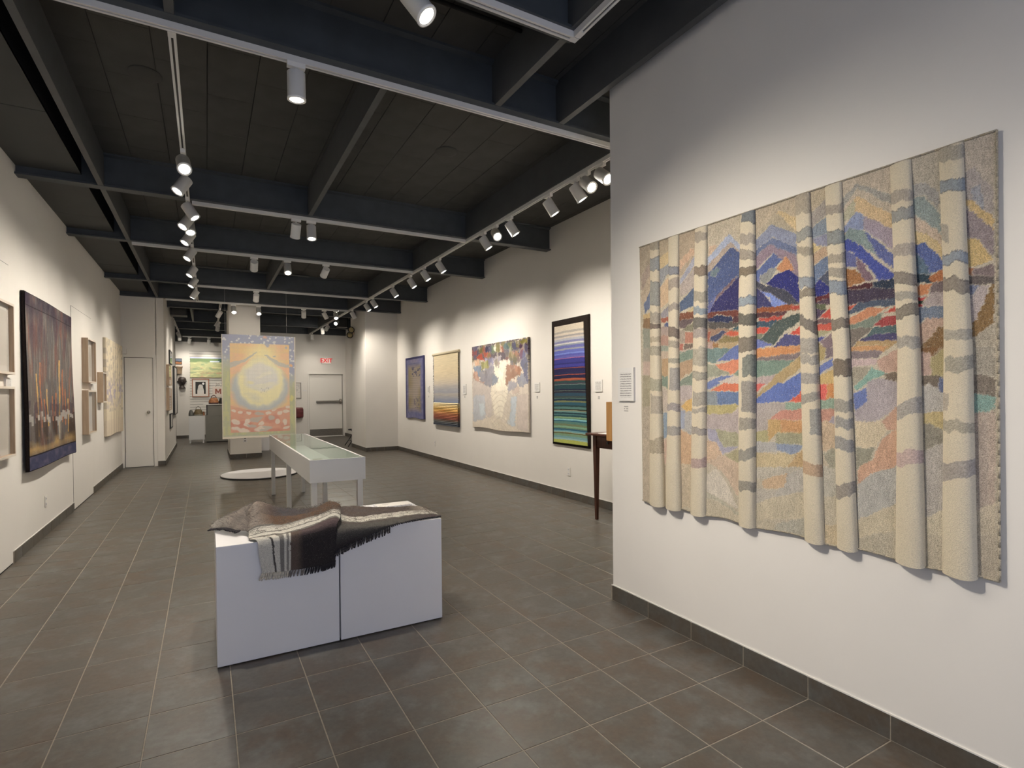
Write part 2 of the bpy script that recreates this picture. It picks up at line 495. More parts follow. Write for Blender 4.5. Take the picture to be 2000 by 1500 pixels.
WS = wall('wall_side_right', (5.08, 5.23, 11.5, 15.4, 0, ZC))
WC = wall('wall_column', (4.33, XR, 10.05, 11.5, 0, ZC))
WP = wall('wall_pillar', (1.36, 2.0, 10.3, 11.75, 0, ZC))
# shop front behind the camera
WF = wall('wall_front', (XL-0.15, -0.365, YF-0.15, YF, 0, ZC), (3.135, XR, YF-0.15, YF, 0, ZC), (-0.365, 3.135, YF-0.15, YF, 2.56, ZC), (-0.365, 3.135, YF-0.15, YF, 0, 0.2))
win = structure(empty('window_1', (1.385, YF-0.07, 0.2)))
fm = MB()
for x in (-1.75, -0.6, 0.57, 1.71): fm.box(x, x+0.04, -0.03, 0.03, 0, 2.36)
fm.box(-1.75, 1.75, -0.03, 0.03, 0, 0.04); fm.box(-1.75, 1.75, -0.03, 0.03, 2.32, 2.36)
fm.build('window_frame', M['black'], win)
for a, b in ((-1.71, -0.6), (-0.56, 0.57), (0.61, 1.71)):
    MB().box(a, b, -0.004, 0.004, 0.04, 2.32).build('pane', M['glass'], win)

# skirting of slate tiles with grouted joints
def skirting(name, axis, face, a, b, sgn, h=0.1, joint0=0.0, t=0.011):
    """axis: direction it runs; face: wall plane; sgn: side of the room."""
    def bx(m, u0, u1, d0, d1, z0, z1):
        w0, w1 = sorted((face+sgn*d0, face+sgn*d1))
        if axis == 'y': m.box(w0, w1, u0, u1, z0, z1)
        else: m.box(u0, u1, w0, w1, z0, z1)
        return m
    root = structure(bx(MB(), a, b, 0, t*0.86, 0, h).build(name, M['grout']))
    js = [a] + [joint0 + k*T for k in range(int(math.ceil((a-joint0)/T - 1e-6)), int(math.floor((b-joint0)/T + 1e-6))+1) if a+0.02 < joint0+k*T < b-0.02] + [b]
    for u0, u1 in zip(js[:-1], js[1:]):
        if u1-u0 < 0.012: continue
        bx(MB(), u0+0.0026, u1-0.0026, 0, t, 0.004, h).build('skirting_tile', M['tilebase'], root)
    bx(MB(), a, b, 0, t*0.5, h, h+0.006).build('caulk_bead', M['trimwhite'], root)
    return root
skirting('baseboard_near_right', 'y', XN, YF, 0.0, -1)
skirting('baseboard_near_end', 'x', 0.0, XN-0.011, XR, 1)
skirting('baseboard_right', 'y', XR, 0.011, 10.05, -1)
skirting('baseboard_column_front', 'x', 10.05, 4.32, XR, -1, joint0=0.11)
skirting('baseboard_column_side', 'y', 4.33, 10.04, 11.5, -1)
skirting('baseboard_left_near', 'y', XL, YF, 1.85, 1)
skirting('baseboard_left_mid', 'y', XL, 3.115, 5.44, 1)
skirting('baseboard_left_far', 'y', XL, 6.745, YD, 1)
skirting('baseboard_door', 'x', YD, 0.035, 0.171, -1)
skirting('baseboard_hall', 'y', 0.16, YD-0.011, 14.36, 1)
skirting('baseboard_back', 'x', YB, -1.45, 2.4, -1)
skirting('baseboard_exit', 'x', 15.4, 2.55, 3.86, -1)
skirting('baseboard_exit_corner', 'x', 15.4, 5.0, 5.08, -1)
skirting('baseboard_side', 'y', 5.08, 11.5, 15.4, -1)
skirting('baseboard_pillar_front', 'x', 10.3, 1.349, 2.011, -1, joint0=0.02)
skirting('baseboard_pillar_side', 'y', 1.36, 10.29, 11.75, -1)
skirting('baseboard_pillar_inner', 'y', 2.0, 10.29, 11.75, 1)

# ================================================================ CEILING
ceil = structure(MB().box(-1.7, 5.4, YF-0.15, YB+0.15, ZC+0.02, ZC+0.12).build('ceiling', M['void']))
PX, PY = 0.3175, 0.64
far = MB(); pmesh = {}
for i in range(17):
    x0 = -0.015 + i*PX; x1 = min(x0+PX, XR)
    if x1-x0 < 0.02: continue
    yo = 1.45 + (0.32 if i % 2 else 0.0)
    for j in range(-11, 26):
        y0 = yo + j*PY; y1 = y0 + PY
        if y1 < YF or y0 > YB: continue
        if -1.4 < y0 < 9.5:
            k = round(x1-x0, 3)
            if k not in pmesh:
                a, b = k/2-0.0025, PY/2-0.0012
                me = MB().box(-a, a, -b, b, 0, 0.018).mesh('ceiling_panel'); me.materials.append(M['panel']); pmesh[k] = me
            link('ceiling_panel', pmesh[k], None, ceil, ((x0+x1)/2, (y0+y1)/2, ZC))
        else:
            far.box(x0+0.0025, x1-0.0025, y0+0.0012, y1-0.0012, ZC, ZC+0.018)
o = far.build('distant_ceiling_panels', M['panel'], ceil); o['kind'] = 'stuff'
MB().box(-1.6, -0.03, 14.36, YB, ZC, ZC+0.018).build('shop_ceiling_panel', M['panel'], ceil)
# left soffit boards beside a dark slot
for a, b in ((-5.2, -3.1), (-3.1, -0.5), (-0.5, 2.10), (2.10, 4.70), (4.70, 7.335), (7.335, YD)):
    MB().box(XL, -0.09, a+0.004, b-0.004, ZS, ZS+0.02).build('soffit_board', M['soffit'], ceil)
MB().box(-0.11, -0.09, YF, YD, ZS+0.002, ZC).build('slot_cheek', M['void'], ceil)
# steel cross beams
BEAMS = [-3.2, -0.41, 0.46, 3.36, 5.33, 8.0, 9.78, 11.0, 13.5, 15.34, 16.95]
def ibeam(y, x0, x1):
    w, f = 0.055, 0.016
    prof = [(y-w, ZB), (y+w, ZB), (y+w, ZB+f), (y+0.02, ZB+f+0.012), (y+0.02, ZC-f-0.012), (y+w, ZC-f), (y+w, ZC), (y-w, ZC), (y-w, ZC-f), (y-0.02, ZC-f-0.012), (y-0.02, ZB+f+0.012), (y-w, ZB+f)]
    MB().prism(prof, 'x', x0, x1).build('beam', M['beam'], ceil)
for y in BEAMS:
    x0 = XL if y < 9.9 else (0.16 if y < 14.3 else -1.45)
    x1 = 2.735 if -1 < y < 0 else XN if y < 0 else (XR if y < 11 else (5.08 if y < 15.4 else 2.4))
    ibeam(y, x0, x1)
def joist(x, y0, y1, w=0.045):
    MB().box(x-w/2, x+w/2, y0, y1, ZB+0.002, ZC).build('joist', M['joist'], ceil)
bays = list(zip(BEAMS[:-1], BEAMS[1:]))
def bay(k, xs):
    a, b = bays[k]
    for x in xs: joist(x, a+0.021, b-0.021)
bay(0, (0.06, 2.69)); bay(1, (0.76, 2.69)); joist(3.225, BEAMS[0]+0.021, BEAMS[2]-0.021); bay(2, (0.06, 1.94, 3.87)); bay(3, (0.06, 3.87)); bay(4, (0.06, 1.94, 3.87))
bay(5, (0.06, 3.87)); bay(6, (1.2, 3.87)); bay(7, (0.62, 3.87)); bay(8, (3.87,))
MB().box(-1.45, 2.4, 17.2, YB, 3.19, ZC).build('end_soffit', M['soffit'], ceil)
MB().tube((0.75, 7.55, 3.62), (2.62, 7.55, 3.62), 0.018).build('conduit', M['joist'], ceil)
MB().tube((2.0, 0.05, 3.675), (2.75, 0.05, 3.675), 0.012).build('conduit', M['void'], ceil)
for x, y in ((0.55, 1.69), (2.93, 1.83)):
    s = MB().lathe([(0.105, ZC-0.001), (0.105, ZC-0.006), (0.09, ZC-0.010), (0.0001, ZC-0.010)], 28, c=(x, y, 0)).build('ceiling_speaker', M['panel'])
    tag(s, 'dark round ceiling speaker ' + ('left of the long white light track' if x < 1 else 'right of the centre joist'), 'speaker')

# ================================================================ DOORS
d1 = structure(empty('door_1', (-0.27, YD, 0)))
lf = MB().box(-0.237, 0.232, 0.022, 0.06, 0.008, 2.172).build('leaf', M['trimwhite'], d1, bevel=0.002)
MB().box(-0.25, 0.245, 0.012, 0.02, 0, 2.19).build('dark_gap', M['void'], d1)
c = MB(); c.box(-0.29, -0.245, -0.014, 0.02, 0, 2.18); c.box(0.24, 0.298, -0.014, 0.02, 0, 2.18); c.box(-0.29, 0.298, -0.014, 0.02, 2.18, 2.235)
c.build('casing', M['trimwhite'], d1)
lf.location.y = -0.012
MB().lathe([(0.028, 0.0), (0.028, -0.006), (0.010, -0.010), (0.010, -0.035), (0.024, -0.042), (0.027, -0.058), (0.018, -0.068), (0.001, -0.07)], 18, 'y', (0.155, 0.012, 1.09)).build('knob', M['steel'], lf)
for z in (0.3, 1.85): MB().tube((-0.240, 0.012, z), (-0.240, 0.012, z+0.1), 0.008).build('hinge', M['steel'], d1)

def flush_door(name, y0, y1, ztop):
    r = structure(empty(name, (XL, (y0+y1)/2, 0))); h = (y1-y0)/2
    MB().box(0.0, 0.0015, -h, h, 0.0, ztop).build('dark_gap', M['void'], r)
    MB().box(0.0, 0.004, -h+0.004, h-0.004, 0.014, ztop-0.005).build('leaf', M['wall'], r)
flush_door('door_2', 5.445, 6.74, 2.545)
flush_door('door_3', 1.86, 3.10, 2.535)

d4 = structure(empty('door_4', (4.43, 15.4, 0)))
lf = MB().box(-0.53, 0.53, 0.05, 0.095, 0.012, 2.075).build('leaf', M['trimwhite'], d4, bevel=0.002)
MB().box(-0.57, 0.57, 0.096, 0.11, 0, 2.09).build('dark_gap', M['void'], d4)
c = MB(); c.box(-0.60, -0.545, -0.02, 0.10, 0, 2.12); c.box(0.545, 0.60, -0.02, 0.10, 0, 2.12); c.box(-0.545, 0.545, -0.02, 0.10, 2.078, 2.12)
c.build('casing', M['trimwhite'], d4)
MB().box(-0.525, 0.525, 0.044, 0.05, 0.03, 0.255).build('kick_plate', M['steel'], lf)
MB().box(-0.54, 0.54, -0.03, 0.08, 0.0, 0.014).build('threshold', M['track'], d4)
pb = MB().box(-0.32, 0.47, -0.02, 0.03, 1.13, 1.20).build('push_bar', M['steel'], lf, bevel=0.008)
MB().lathe([(0.001, -0.035), (0.05, -0.03), (0.058, 0.05)], 18, 'y', (0.475, 0.0, 1.17), sx=0.9, sy=1.5).build('latch_housing', M['steel'], pb)
d5 = structure(empty('door_5', (5.08, 13.75, 0)))
MB().box(-0.0015, 0, -0.45, 0.45, 0.0, 2.11).build('dark_gap', M['void'], d5)
lf = MB().box(-0.012, 0, -0.445, 0.445, 0.01, 2.1).build('leaf', M['trimwhite'], d5)
MB().lathe([(0.001, -0.07), (0.026, -0.06), (0.026, -0.045), (0.01, -0.03), (0.01, -0.01)], 16, 'x', (0, 0.28, 0.966)).build('knob', M['steel'], lf)

# wiring plates
def outlet(face, y, z, sgn, label):
    r = empty('wall_outlet', (face, y, z))
    MB().box(*sorted((0, sgn*0.006)), -0.036, 0.036, -0.058, 0.058).build('plate', M['trimwhite'], r, bevel=0.003)
    for dz in (-0.028, 0.028):
        s = MB().box(*sorted((sgn*0.004, sgn*0.008)), -0.017, 0.017, dz-0.016, dz+0.016).build('socket', M['plinth'], r)
        for dy in (-0.007, 0.007): MB().box(*sorted((sgn*0.006, sgn*0.0086)), dy-0.0015, dy+0.0015, dz-0.006, dz+0.006).build('slot', M['black'], s)
    tag(r, label, 'outlet')
outlet(XR, 7.62, 0.355, -1, 'small white wall outlet below the woven piece with yellow and rust pleats')
outlet(XR, 2.93, 0.36, -1, 'small white wall outlet low beside the brown table leg')
outlet(XL, 4.16, 0.345, 1, 'small white wall outlet below the dark purple tapestry')
r = empty('wall_outlet', (1.66, 10.3, 0.415))
MB().box(-0.036, 0.036, -0.006, 0, -0.058, 0.058).build('plate', M['plinth'], r, bevel=0.003)
for dz in (-0.028, 0.028): MB().box(-0.017, 0.017, -0.009, -0.004, dz-0.012, dz+0.012).build('socket', M['lensoff'], r)
tag(r, 'small outlet plate on the white pillar under the hanging tapestry', 'outlet')
s = MB().box(-0.545, -0.46, YD-0.05, YD, 2.24, 2.35).build('alarm_sensor', M['trimwhite'], bevel=0.008); tag(s, 'small white sensor box above the hinge side of the narrow white door', 'sensor')

# ================================================================ PLINTHS
def plinth(x0, x1, label):
    r = empty('plinth', ((x0+x1)/2, 0.615, 0))
    w = (x1-x0)/2
    MB().box(-w, w, -0.315, 0.315, 0.006, 0.632).build('body', M['plinth'], r, bevel=0.003)
    MB().box(-w+0.02, w-0.02, -0.30, 0.30, 0, 0.008).build('foot', M['black'], r)
    return tag(r, label, 'plinth', 'white cube plinths')
plinth(0.94, 1.564, 'white cube plinth under the cream striped end of the shawl')
plinth(1.572, 2.2, 'white cube plinth under the dark fringed end of the shawl and the small card')
cd = empty('card_block', (2.045, 0.80, 0.633))
MB().box(-0.12, 0.12, -0.06, 0.06, 0, 0.012).build('block', M['plinth'], cd, bevel=0.001)
MB().box(-0.112, 0.112, -0.054, 0.054, 0.012, 0.0135).build('printed_face', M['mat_board'], cd)
for k in range(3): MB().box(-0.07, -0.07+0.06-0.012*k, 0.028-0.014*k, 0.031-0.014*k, 0.0134, 0.0139).build('text_line', M['bezel'], cd)
tag(cd, 'small white caption card lying on the plinth behind the shawl', 'card')

# ================================================================ SHAWL
def crom(p0, p1, p2, p3, t):
    return 0.5*((2*p1) + (-p0+p2)*t + (2*p0-5*p1+4*p2-p3)*t*t + (-p0+3*p1-3*p2+p3)*t**3)
def loft(rows):
    R_ = np.array(rows, float)
    def interp(A, t):
        n = A.shape[0]; x = np.clip(t, 0, 1)*(n-1); i = np.minimum(np.floor(x).astype(int), n-2); f = (x-i)[:, None]
        g = lambda k: A[np.clip(k, 0, n-1)]
        return i, f, g
    def pos(a, b):
        nr, nc = R_.shape[:2]
        xa = a*(nc-1); ia = np.minimum(np.floor(xa).astype(int), nc-2); fa = (xa-ia)[:, None]
        def rowpt(ri):
            c = lambda k: R_[np.clip(ri, 0, nr-1), np.clip(k, 0, nc-1)]
            return crom(c(ia-1), c(ia), c(ia+1), c(ia+2), fa)
        xb = b*(nr-1); ib = np.minimum(np.floor(xb).astype(int), nr-2); fb = (xb-ib)[:, None]
        return crom(rowpt(ib-1), rowpt(ib), rowpt(ib+1), rowpt(ib+2), fb)
    return pos
FRONT = [[(1.156,0.8,0.65),(1.215,0.8,0.655),(1.318,0.8,0.65),(1.435,0.8,0.65),(1.54,0.8,0.65),(1.633,0.8,0.65),(1.693,0.8,0.65)],
[(1.106,0.62,0.734),(1.165,0.62,0.791),(1.268,0.62,0.746),(1.385,0.62,0.724),(1.49,0.62,0.722),(1.583,0.62,0.744),(1.643,0.62,0.721)],
[(1.105,0.52,0.707),(1.162,0.52,0.741),(1.271,0.52,0.71),(1.393,0.52,0.708),(1.487,0.52,0.719),(1.572,0.52,0.741),(1.624,0.52,0.716)],
[(1.101,0.42,0.66),(1.166,0.42,0.677),(1.287,0.42,0.673),(1.412,0.42,0.699),(1.498,0.42,0.716),(1.563,0.42,0.736),(1.602,0.42,0.722)],
[(1.101,0.34,0.645),(1.172,0.34,0.65),(1.29,0.34,0.651),(1.399,0.34,0.665),(1.483,0.34,0.692),(1.547,0.34,0.711),(1.581,0.34,0.692)],
[(1.134,0.284,0.641),(1.205,0.284,0.642),(1.288,0.284,0.643),(1.394,0.284,0.650),(1.472,0.284,0.663),(1.522,0.284,0.674),(1.551,0.284,0.673)],
[(1.145,0.274,0.552),(1.211,0.274,0.547),(1.286,0.274,0.546),(1.392,0.274,0.553),(1.469,0.274,0.558),(1.52,0.274,0.568),(1.546,0.274,0.576)],
[(1.157,0.278,0.467),(1.218,0.278,0.462),(1.285,0.278,0.459),(1.392,0.278,0.458),(1.469,0.278,0.463),(1.514,0.278,0.47),(1.54,0.278,0.477)]]
LEFT = [[(0.937,0.8,0.654),(0.997,0.75,0.697),(1.064,0.7,0.735),(1.131,0.66,0.772),(1.17,0.62,0.787)],
[(0.918,0.74,0.646),(0.994,0.66,0.679),(1.067,0.6,0.707),(1.119,0.56,0.729),(1.164,0.52,0.741)],
[(0.92,0.7,0.641),(0.998,0.6,0.659),(1.047,0.53,0.654),(1.086,0.47,0.662),(1.114,0.43,0.656)]]
RIGHT = [[(1.67,0.72,0.685),(1.792,0.75,0.671),(1.94,0.74,0.648),(2.08,0.70,0.645),(2.18,0.66,0.645),(2.225,0.60,0.628)],
[(1.64,0.6,0.68),(1.77,0.6,0.658),(1.904,0.6,0.648),(2.061,0.6,0.648),(2.17,0.55,0.647),(2.225,0.48,0.632)],
[(1.62,0.5,0.682),(1.692,0.48,0.656),(1.852,0.48,0.656),(2.02,0.48,0.656),(2.15,0.45,0.655),(2.222,0.43,0.636)],
[(1.60,0.42,0.664),(1.683,0.38,0.653),(1.823,0.38,0.652),(1.992,0.4,0.649),(2.13,0.4,0.648),(2.218,0.38,0.636)],
[(1.553,0.29,0.645),(1.643,0.284,0.643),(1.778,0.284,0.641),(1.929,0.292,0.643),(2.09,0.33,0.641),(2.212,0.35,0.636)],
[(1.542,0.276,0.533),(1.635,0.276,0.564),(1.761,0.278,0.599),(1.906,0.283,0.634),(2.08,0.318,0.640),(2.208,0.34,0.636)]]
cream, taupe, brown, rust = pc(194,186,170), pc(150,136,122), pc(92,76,66), pc(104,76,54)
dark, slate, lineg, purple = pc(54,48,48,k=1.1), pc(72,70,74), pc(78,72,68), pc(86,70,70)
def col_front(a, b, P):
    n = len(a); j = (fbm(P[:,0]*60, P[:,1]*60+P[:,2]*60, 5)-0.5)
    aa = a + j*0.012; r = b*7 + j*0.07
    C = np.tile(np.array(rust), (n, 1))
    C = mixc(C, (r < 2.0)*np.clip(1-np.abs(aa-0.45)/0.3, 0, 1)*1.4, slate)
    C = mixc(C, np.clip((0.28-aa)/0.14, 0, 1)*(r < 2.9), taupe)
    C = mixc(C, fbm(P[:,0]*40, P[:,1]*90, 9)*0.5*(r < 2.7), brown)
    band = (r > 2.75) & (r < 4.0)
    C = mixc(C, band, cream)
    for q, w in ((2.82, 0.07), (3.0, 0.05), (3.45, 0.05), (3.98, 0.14)):
        C = mixc(C, (np.abs(r-q) < w)*(0.8 if q != 3.0 else 0.5), lineg)
    hang = r >= 4.05
    H = np.tile(np.array(dark), (n, 1))
    H = mixc(H, np.clip((r-4)/1.2, 0, 1) < 0.9, purple)
    H = mixc(H, np.clip((r-4.6)/1.0, 0, 1), dark)
    H = mixc(H, np.clip((0.46-aa)/0.05, 0, 1), brown)
    H = mixc(H, aa < 0.36, cream)
    H = mixc(H, (np.abs(aa-0.17-0.008*(r-5)) < 0.012), lineg)
    H = mixc(H, (np.abs(aa-0.275) < 0.024)*0.75, lineg)
    H = mixc(H, (np.abs(aa-0.335) < 0.010)*0.7, lineg)
    return np.where(hang[:, None], H, C)
def col_left(a, b, P):
    C = np.tile(np.array(taupe), (len(a), 1))
    C = mixc(C, fbm(a*6, b*6, 3)*0.6, slate)
    return mixc(C, np.clip((0.35-a)/0.3, 0, 1)*0.6, pc(172,166,156))
def col_right(a, b, P):
    n = len(a); j = (fbm(P[:,0]*60, P[:,1]*80, 15)-0.5); r = b*5 + j*0.07
    C = np.tile(np.array(brown), (n, 1))
    C = mixc(C, fbm(P[:,0]*14, P[:,1]*60, 4)*0.7, slate)
    C = mixc(C, np.clip((a-0.62)/0.3, 0, 1)*(r < 2), pc(178,164,146))
    C = mixc(C, (r > 1.75) & (r < 3.05), cream)
    for q, w in ((2.05, 0.05), (2.35, 0.05), (3.0, 0.12)): C = mixc(C, (np.abs(r-q) < w)*0.75, lineg)
    low = np.clip((r-3.1)/0.3, 0, 1)
    C = mixc(C, low, pc(84,80,74))
    C = mixc(C, np.clip((r-4.0)/0.8, 0, 1)*np.clip(1.2-a*1.2, 0, 1), dark)
    return mixc(C, low*np.clip((a-0.6)/0.3, 0, 1)*0.8, purple)
shawl = empty('shawl', (1.55, 0.5, 0.632))
tag(shawl, 'brown grey and cream striped woven shawl with dark fringe draped over two plinths', 'shawl')
def under(o):
    o.parent = shawl; o.matrix_parent_inverse = Matrix.Translation((-1.55, -0.5, -0.632)); return o
pf = loft(FRONT); plf = loft(LEFT); pr = loft(RIGHT)
def wob(p, s, amp):
    def f(a, b):
        P = p(a, b); n = (fbm(P[:,0]*22, P[:,1]*22+P[:,2]*22, s)-0.5)
        P = P.copy(); P[:,2] += n*amp*(P[:,1] > 0.3); P[:,1] -= np.abs(n)*amp*0.6*(P[:,1] <= 0.3)
        on = (P[:,1] > 0.297) & (P[:,0] < 2.21); P[:,2] = np.where(on, np.maximum(P[:,2], 0.637), P[:,2])
        return P
    return f
under(sheet('front_drape', wob(pf, 21, 0.010), col_front, 130, 150, M['shawl']))
under(sheet('left_wing', wob(plf, 22, 0.010), col_left, 70, 50, M['shawl']))
under(sheet('right_wing', wob(pr, 23, 0.010), col_right, 150, 110, M['shawl']))
for n_ in ('front_drape', 'left_wing', 'right_wing'):
    md = bpy.data.objects[n_].modifiers.new('thickness', 'SOLIDIFY'); md.thickness = 0.004; md.offset = 1.0
M['fringe_dark'] = simple('fringe_dark_wool', pc(40,35,40,k=1.0), 0.95)
M['fringe_mid'] = simple('fringe_grey_wool', pc(110,100,92), 0.95)
M['fringe_cream'] = simple('fringe_cream_wool', pc(180,168,148), 0.95)
rng = random.Random(3)
def tassels(pos, line, count, down, mats, split):
    mbs = [MB() for _ in mats]
    for k in range(count):
        t = (k+0.5)/count; a, b = line(t)
        p = Vector(pos(np.array([a]), np.array([b]))[0])
        d = Vector(down(t)) ; d = d + Vector((rng.uniform(-.3,.3), rng.uniform(-.1,.05), rng.uniform(-.2,.1)))*d.length*0.5
        m = mbs[split(t)]
        q = p + d*0.55 + Vector((rng.uniform(-.003,.003), -0.002, 0))
        m.tube(p, q, 0.004, 0.005, 6); m.tube(q, p + d, 0.005, 0.003, 6)
    for m, mt in zip(mbs, mats):
        if m.v: under(m.build('fringe', mt))
tassels(pf, lambda t: (t, 1.0), 46, lambda t: (-0.014+0.008*t, -0.006, -0.034), [M['fringe_cream'], M['fringe_mid'], M['fringe_dark']], lambda t: 0 if t < 0.34 else (1 if t < 0.48 else 2))
tassels(pr, lambda t: (t, 1.0), 64, lambda t: (-0.008, -0.014, -0.034) if t < 0.55 else (-0.004, -0.022, 0.003), [M['fringe_dark']], lambda t: 0)
tassels(plf, lambda t: (t*0.62, 1.0), 26, lambda t: (-0.022, -0.036, 0.002), [M['fringe_dark']], lambda t: 0)
# loose mohair fibres
hair = MB()
for k in range(4500):
    u = rng.random()
    f, a, b = ((pf, rng.random(), rng.uniform(0.1, 0.5)) if u < 0.45 else ((plf, rng.random(), rng.random()) if u < 0.65 else (pr, rng.random(), rng.uniform(0, 0.9))))
    p = Vector(f(np.array([a]), np.array([b]))[0])
    d = Vector((rng.gauss(0, 1), rng.gauss(-0.2, 1), rng.uniform(0.15, 1.1))).normalized()*rng.uniform(0.008, 0.028)
    if p.y < 0.31: d.y = -abs(d.y)
    s = d.cross(Vector((0.3, -1, 0.2))).normalized()*0.0004
    hair.face([p-s, p+s, p+d*0.6+s*0.7, p+d+Vector((0, 0, -0.002))])
h = under(hair.build('mohair_fibres', M['fringe_mid'])); h['kind'] = 'stuff'

# ================================================================ DISPLAY CASE
dc = empty('display_case', (1.93, 3.67, 0)); hx, hy = 0.243, 1.67
b = MB()
b.box(-hx, hx, -hy, -hy+0.018, 0.645, 0.845); b.box(-hx, hx, hy-0.018, hy, 0.645, 0.845)
b.box(-hx, -hx+0.018, -hy+0.018, hy-0.018, 0.645, 0.845); b.box(hx-0.018, hx, -hy+0.018, hy-0.018, 0.645, 0.845)
b.box(-hx+0.018, hx-0.018, -hy+0.018, hy-0.018, 0.655, 0.675)
b.build('box', M['case'], dc)
for y in (-hy+0.05, 0.0, hy-0.05):
    for x in (-hx+0.042, hx-0.042):
        MB().box(x-0.024, x+0.024, y-0.024, y+0.024, 0, 0.655).build('leg', M['case'], dc, bevel=0.002)
MB().box(-hx+0.010, hx-0.010, -hy+0.010, hy-0.010, 0.838, 0.844).build('glass_top', M['caseglass'], dc)
tag(dc, 'long white glass-topped display case on six legs behind the plinths', 'display case')
pp = MB().box(1.77, 1.93, 2.16, 2.48, 0.676, 0.680).build('paper_sheet', M['mat_board']); tag(pp, 'white printed sheet inside the near end of the glass-topped case', 'paper')
g = empty('booklet', (2.0, 3.4, 0.676)); MB().box(-0.09, 0.09, -0.13, 0.13, 0, 0.01).build('cover', M['plinth'], g, bevel=0.001)
MB().box(-0.05, 0.05, -0.05, 0.05, 0.01, 0.0112).build('cover_picture', simple('green_print', pc(120,125,95), 0.6, noise=0.3, scale=40), g)
tag(g, 'pale booklet with a green picture inside the middle of the display case', 'booklet')

# round floor disc below the hanging tapestry
ds = empty('floor_disc', (1.73, 7.45, 0))
MB().lathe([(0.62, 0.0), (0.63, 0.004), (0.63, 0.022), (0.001, 0.022)], 64).build('edge', M['black'], ds)
MB().lathe([(0.626, 0.0222), (0.626, 0.030), (0.622, 0.032), (0.001, 0.032)], 64).build('top', M['plinth'], ds)
tag(ds, 'low round white disc with black rim lying on the floor', 'floor disc')

# ================================================================ HALL TABLE behind the near wall end
tb = empty('side_table', (4.90, 1.42, 0))
MB().box(-0.25, 0.225, -0.52, 0.54, 0.935, 0.957).build('table_top', M['mahogany'], tb, bevel=0.004)
ap = MB(); ap.box(-0.20, 0.19, -0.47, -0.45, 0.80, 0.935); ap.box(-0.20, 0.19, 0.44, 0.46, 0.80, 0.935); ap.box(-0.20, -0.18, -0.45, 0.44, 0.80, 0.935); ap.box(0.17, 0.19, -0.45, 0.44, 0.80, 0.935)
ap.build('apron', M['mahogany'], tb)
for x in (-0.185, 0.175):
    for y in (-0.44, 0.43):
        m = MB(); k = len(m.v)
        w0, w1 = 0.026, 0.014
        m.v = [(x-w1,y-w1,0),(x+w1,y-w1,0),(x+w1,y+w1,0),(x-w1,y+w1,0),(x-w0,y-w0,0.80),(x+w0,y-w0,0.80),(x+w0,y+w0,0.80),(x-w0,y+w0,0.80),(x-w0,y-w0,0.935),(x+w0,y-w0,0.935),(x+w0,y+w0,0.935),(x-w0,y+w0,0.935)]
        m.f = [(0,3,2,1),(8,9,10,11)] + [(i, (i+1) % 4, 4+(i+1) % 4, 4+i) for i in range(4)] + [(4+i, 4+(i+1) % 4, 8+(i+1) % 4, 8+i) for i in range(4)]
        m.sm = [False]*len(m.f); m.build('leg', M['mahogany'], tb)
dw = MB().box(-0.206, -0.20, -0.30, 0.30, 0.825, 0.915).build('drawer', M['mahogany'], tb, bevel=0.002)
for y in (-0.15, 0.20): MB().lathe([(0.001, -0.024), (0.014, -0.02), (0.014, -0.012), (0.006, -0.006), (0.006, 0)], 14, 'x', (-0.206, y, 0.868)).build('knob', M['black'], dw)
tag(tb, 'dark mahogany side table with tapered legs against the wall beside the striped hanging', 'table')
lp = MB().box(4.70, 4.86, 1.62, 1.80, 0.957, 0.962).build('leaflet', M['mat_board']); tag(lp, 'pale leaflet lying on the end of the mahogany table', 'leaflet')
bx = empty('wooden_box', (3.42, 0.0, 1.078))
MB().box(-0.065, 0.25, 0.004, 0.086, 0.0, 0.269).build('box_body', M['oak'], bx, bevel=0.003)
MB().box(-0.067, 0.252, 0.0, 0.004, -0.004, 0.273).build('back_plate', M['oak'], bx)
tag(bx, 'honey coloured wooden box fixed to the end of the near wall', 'box')

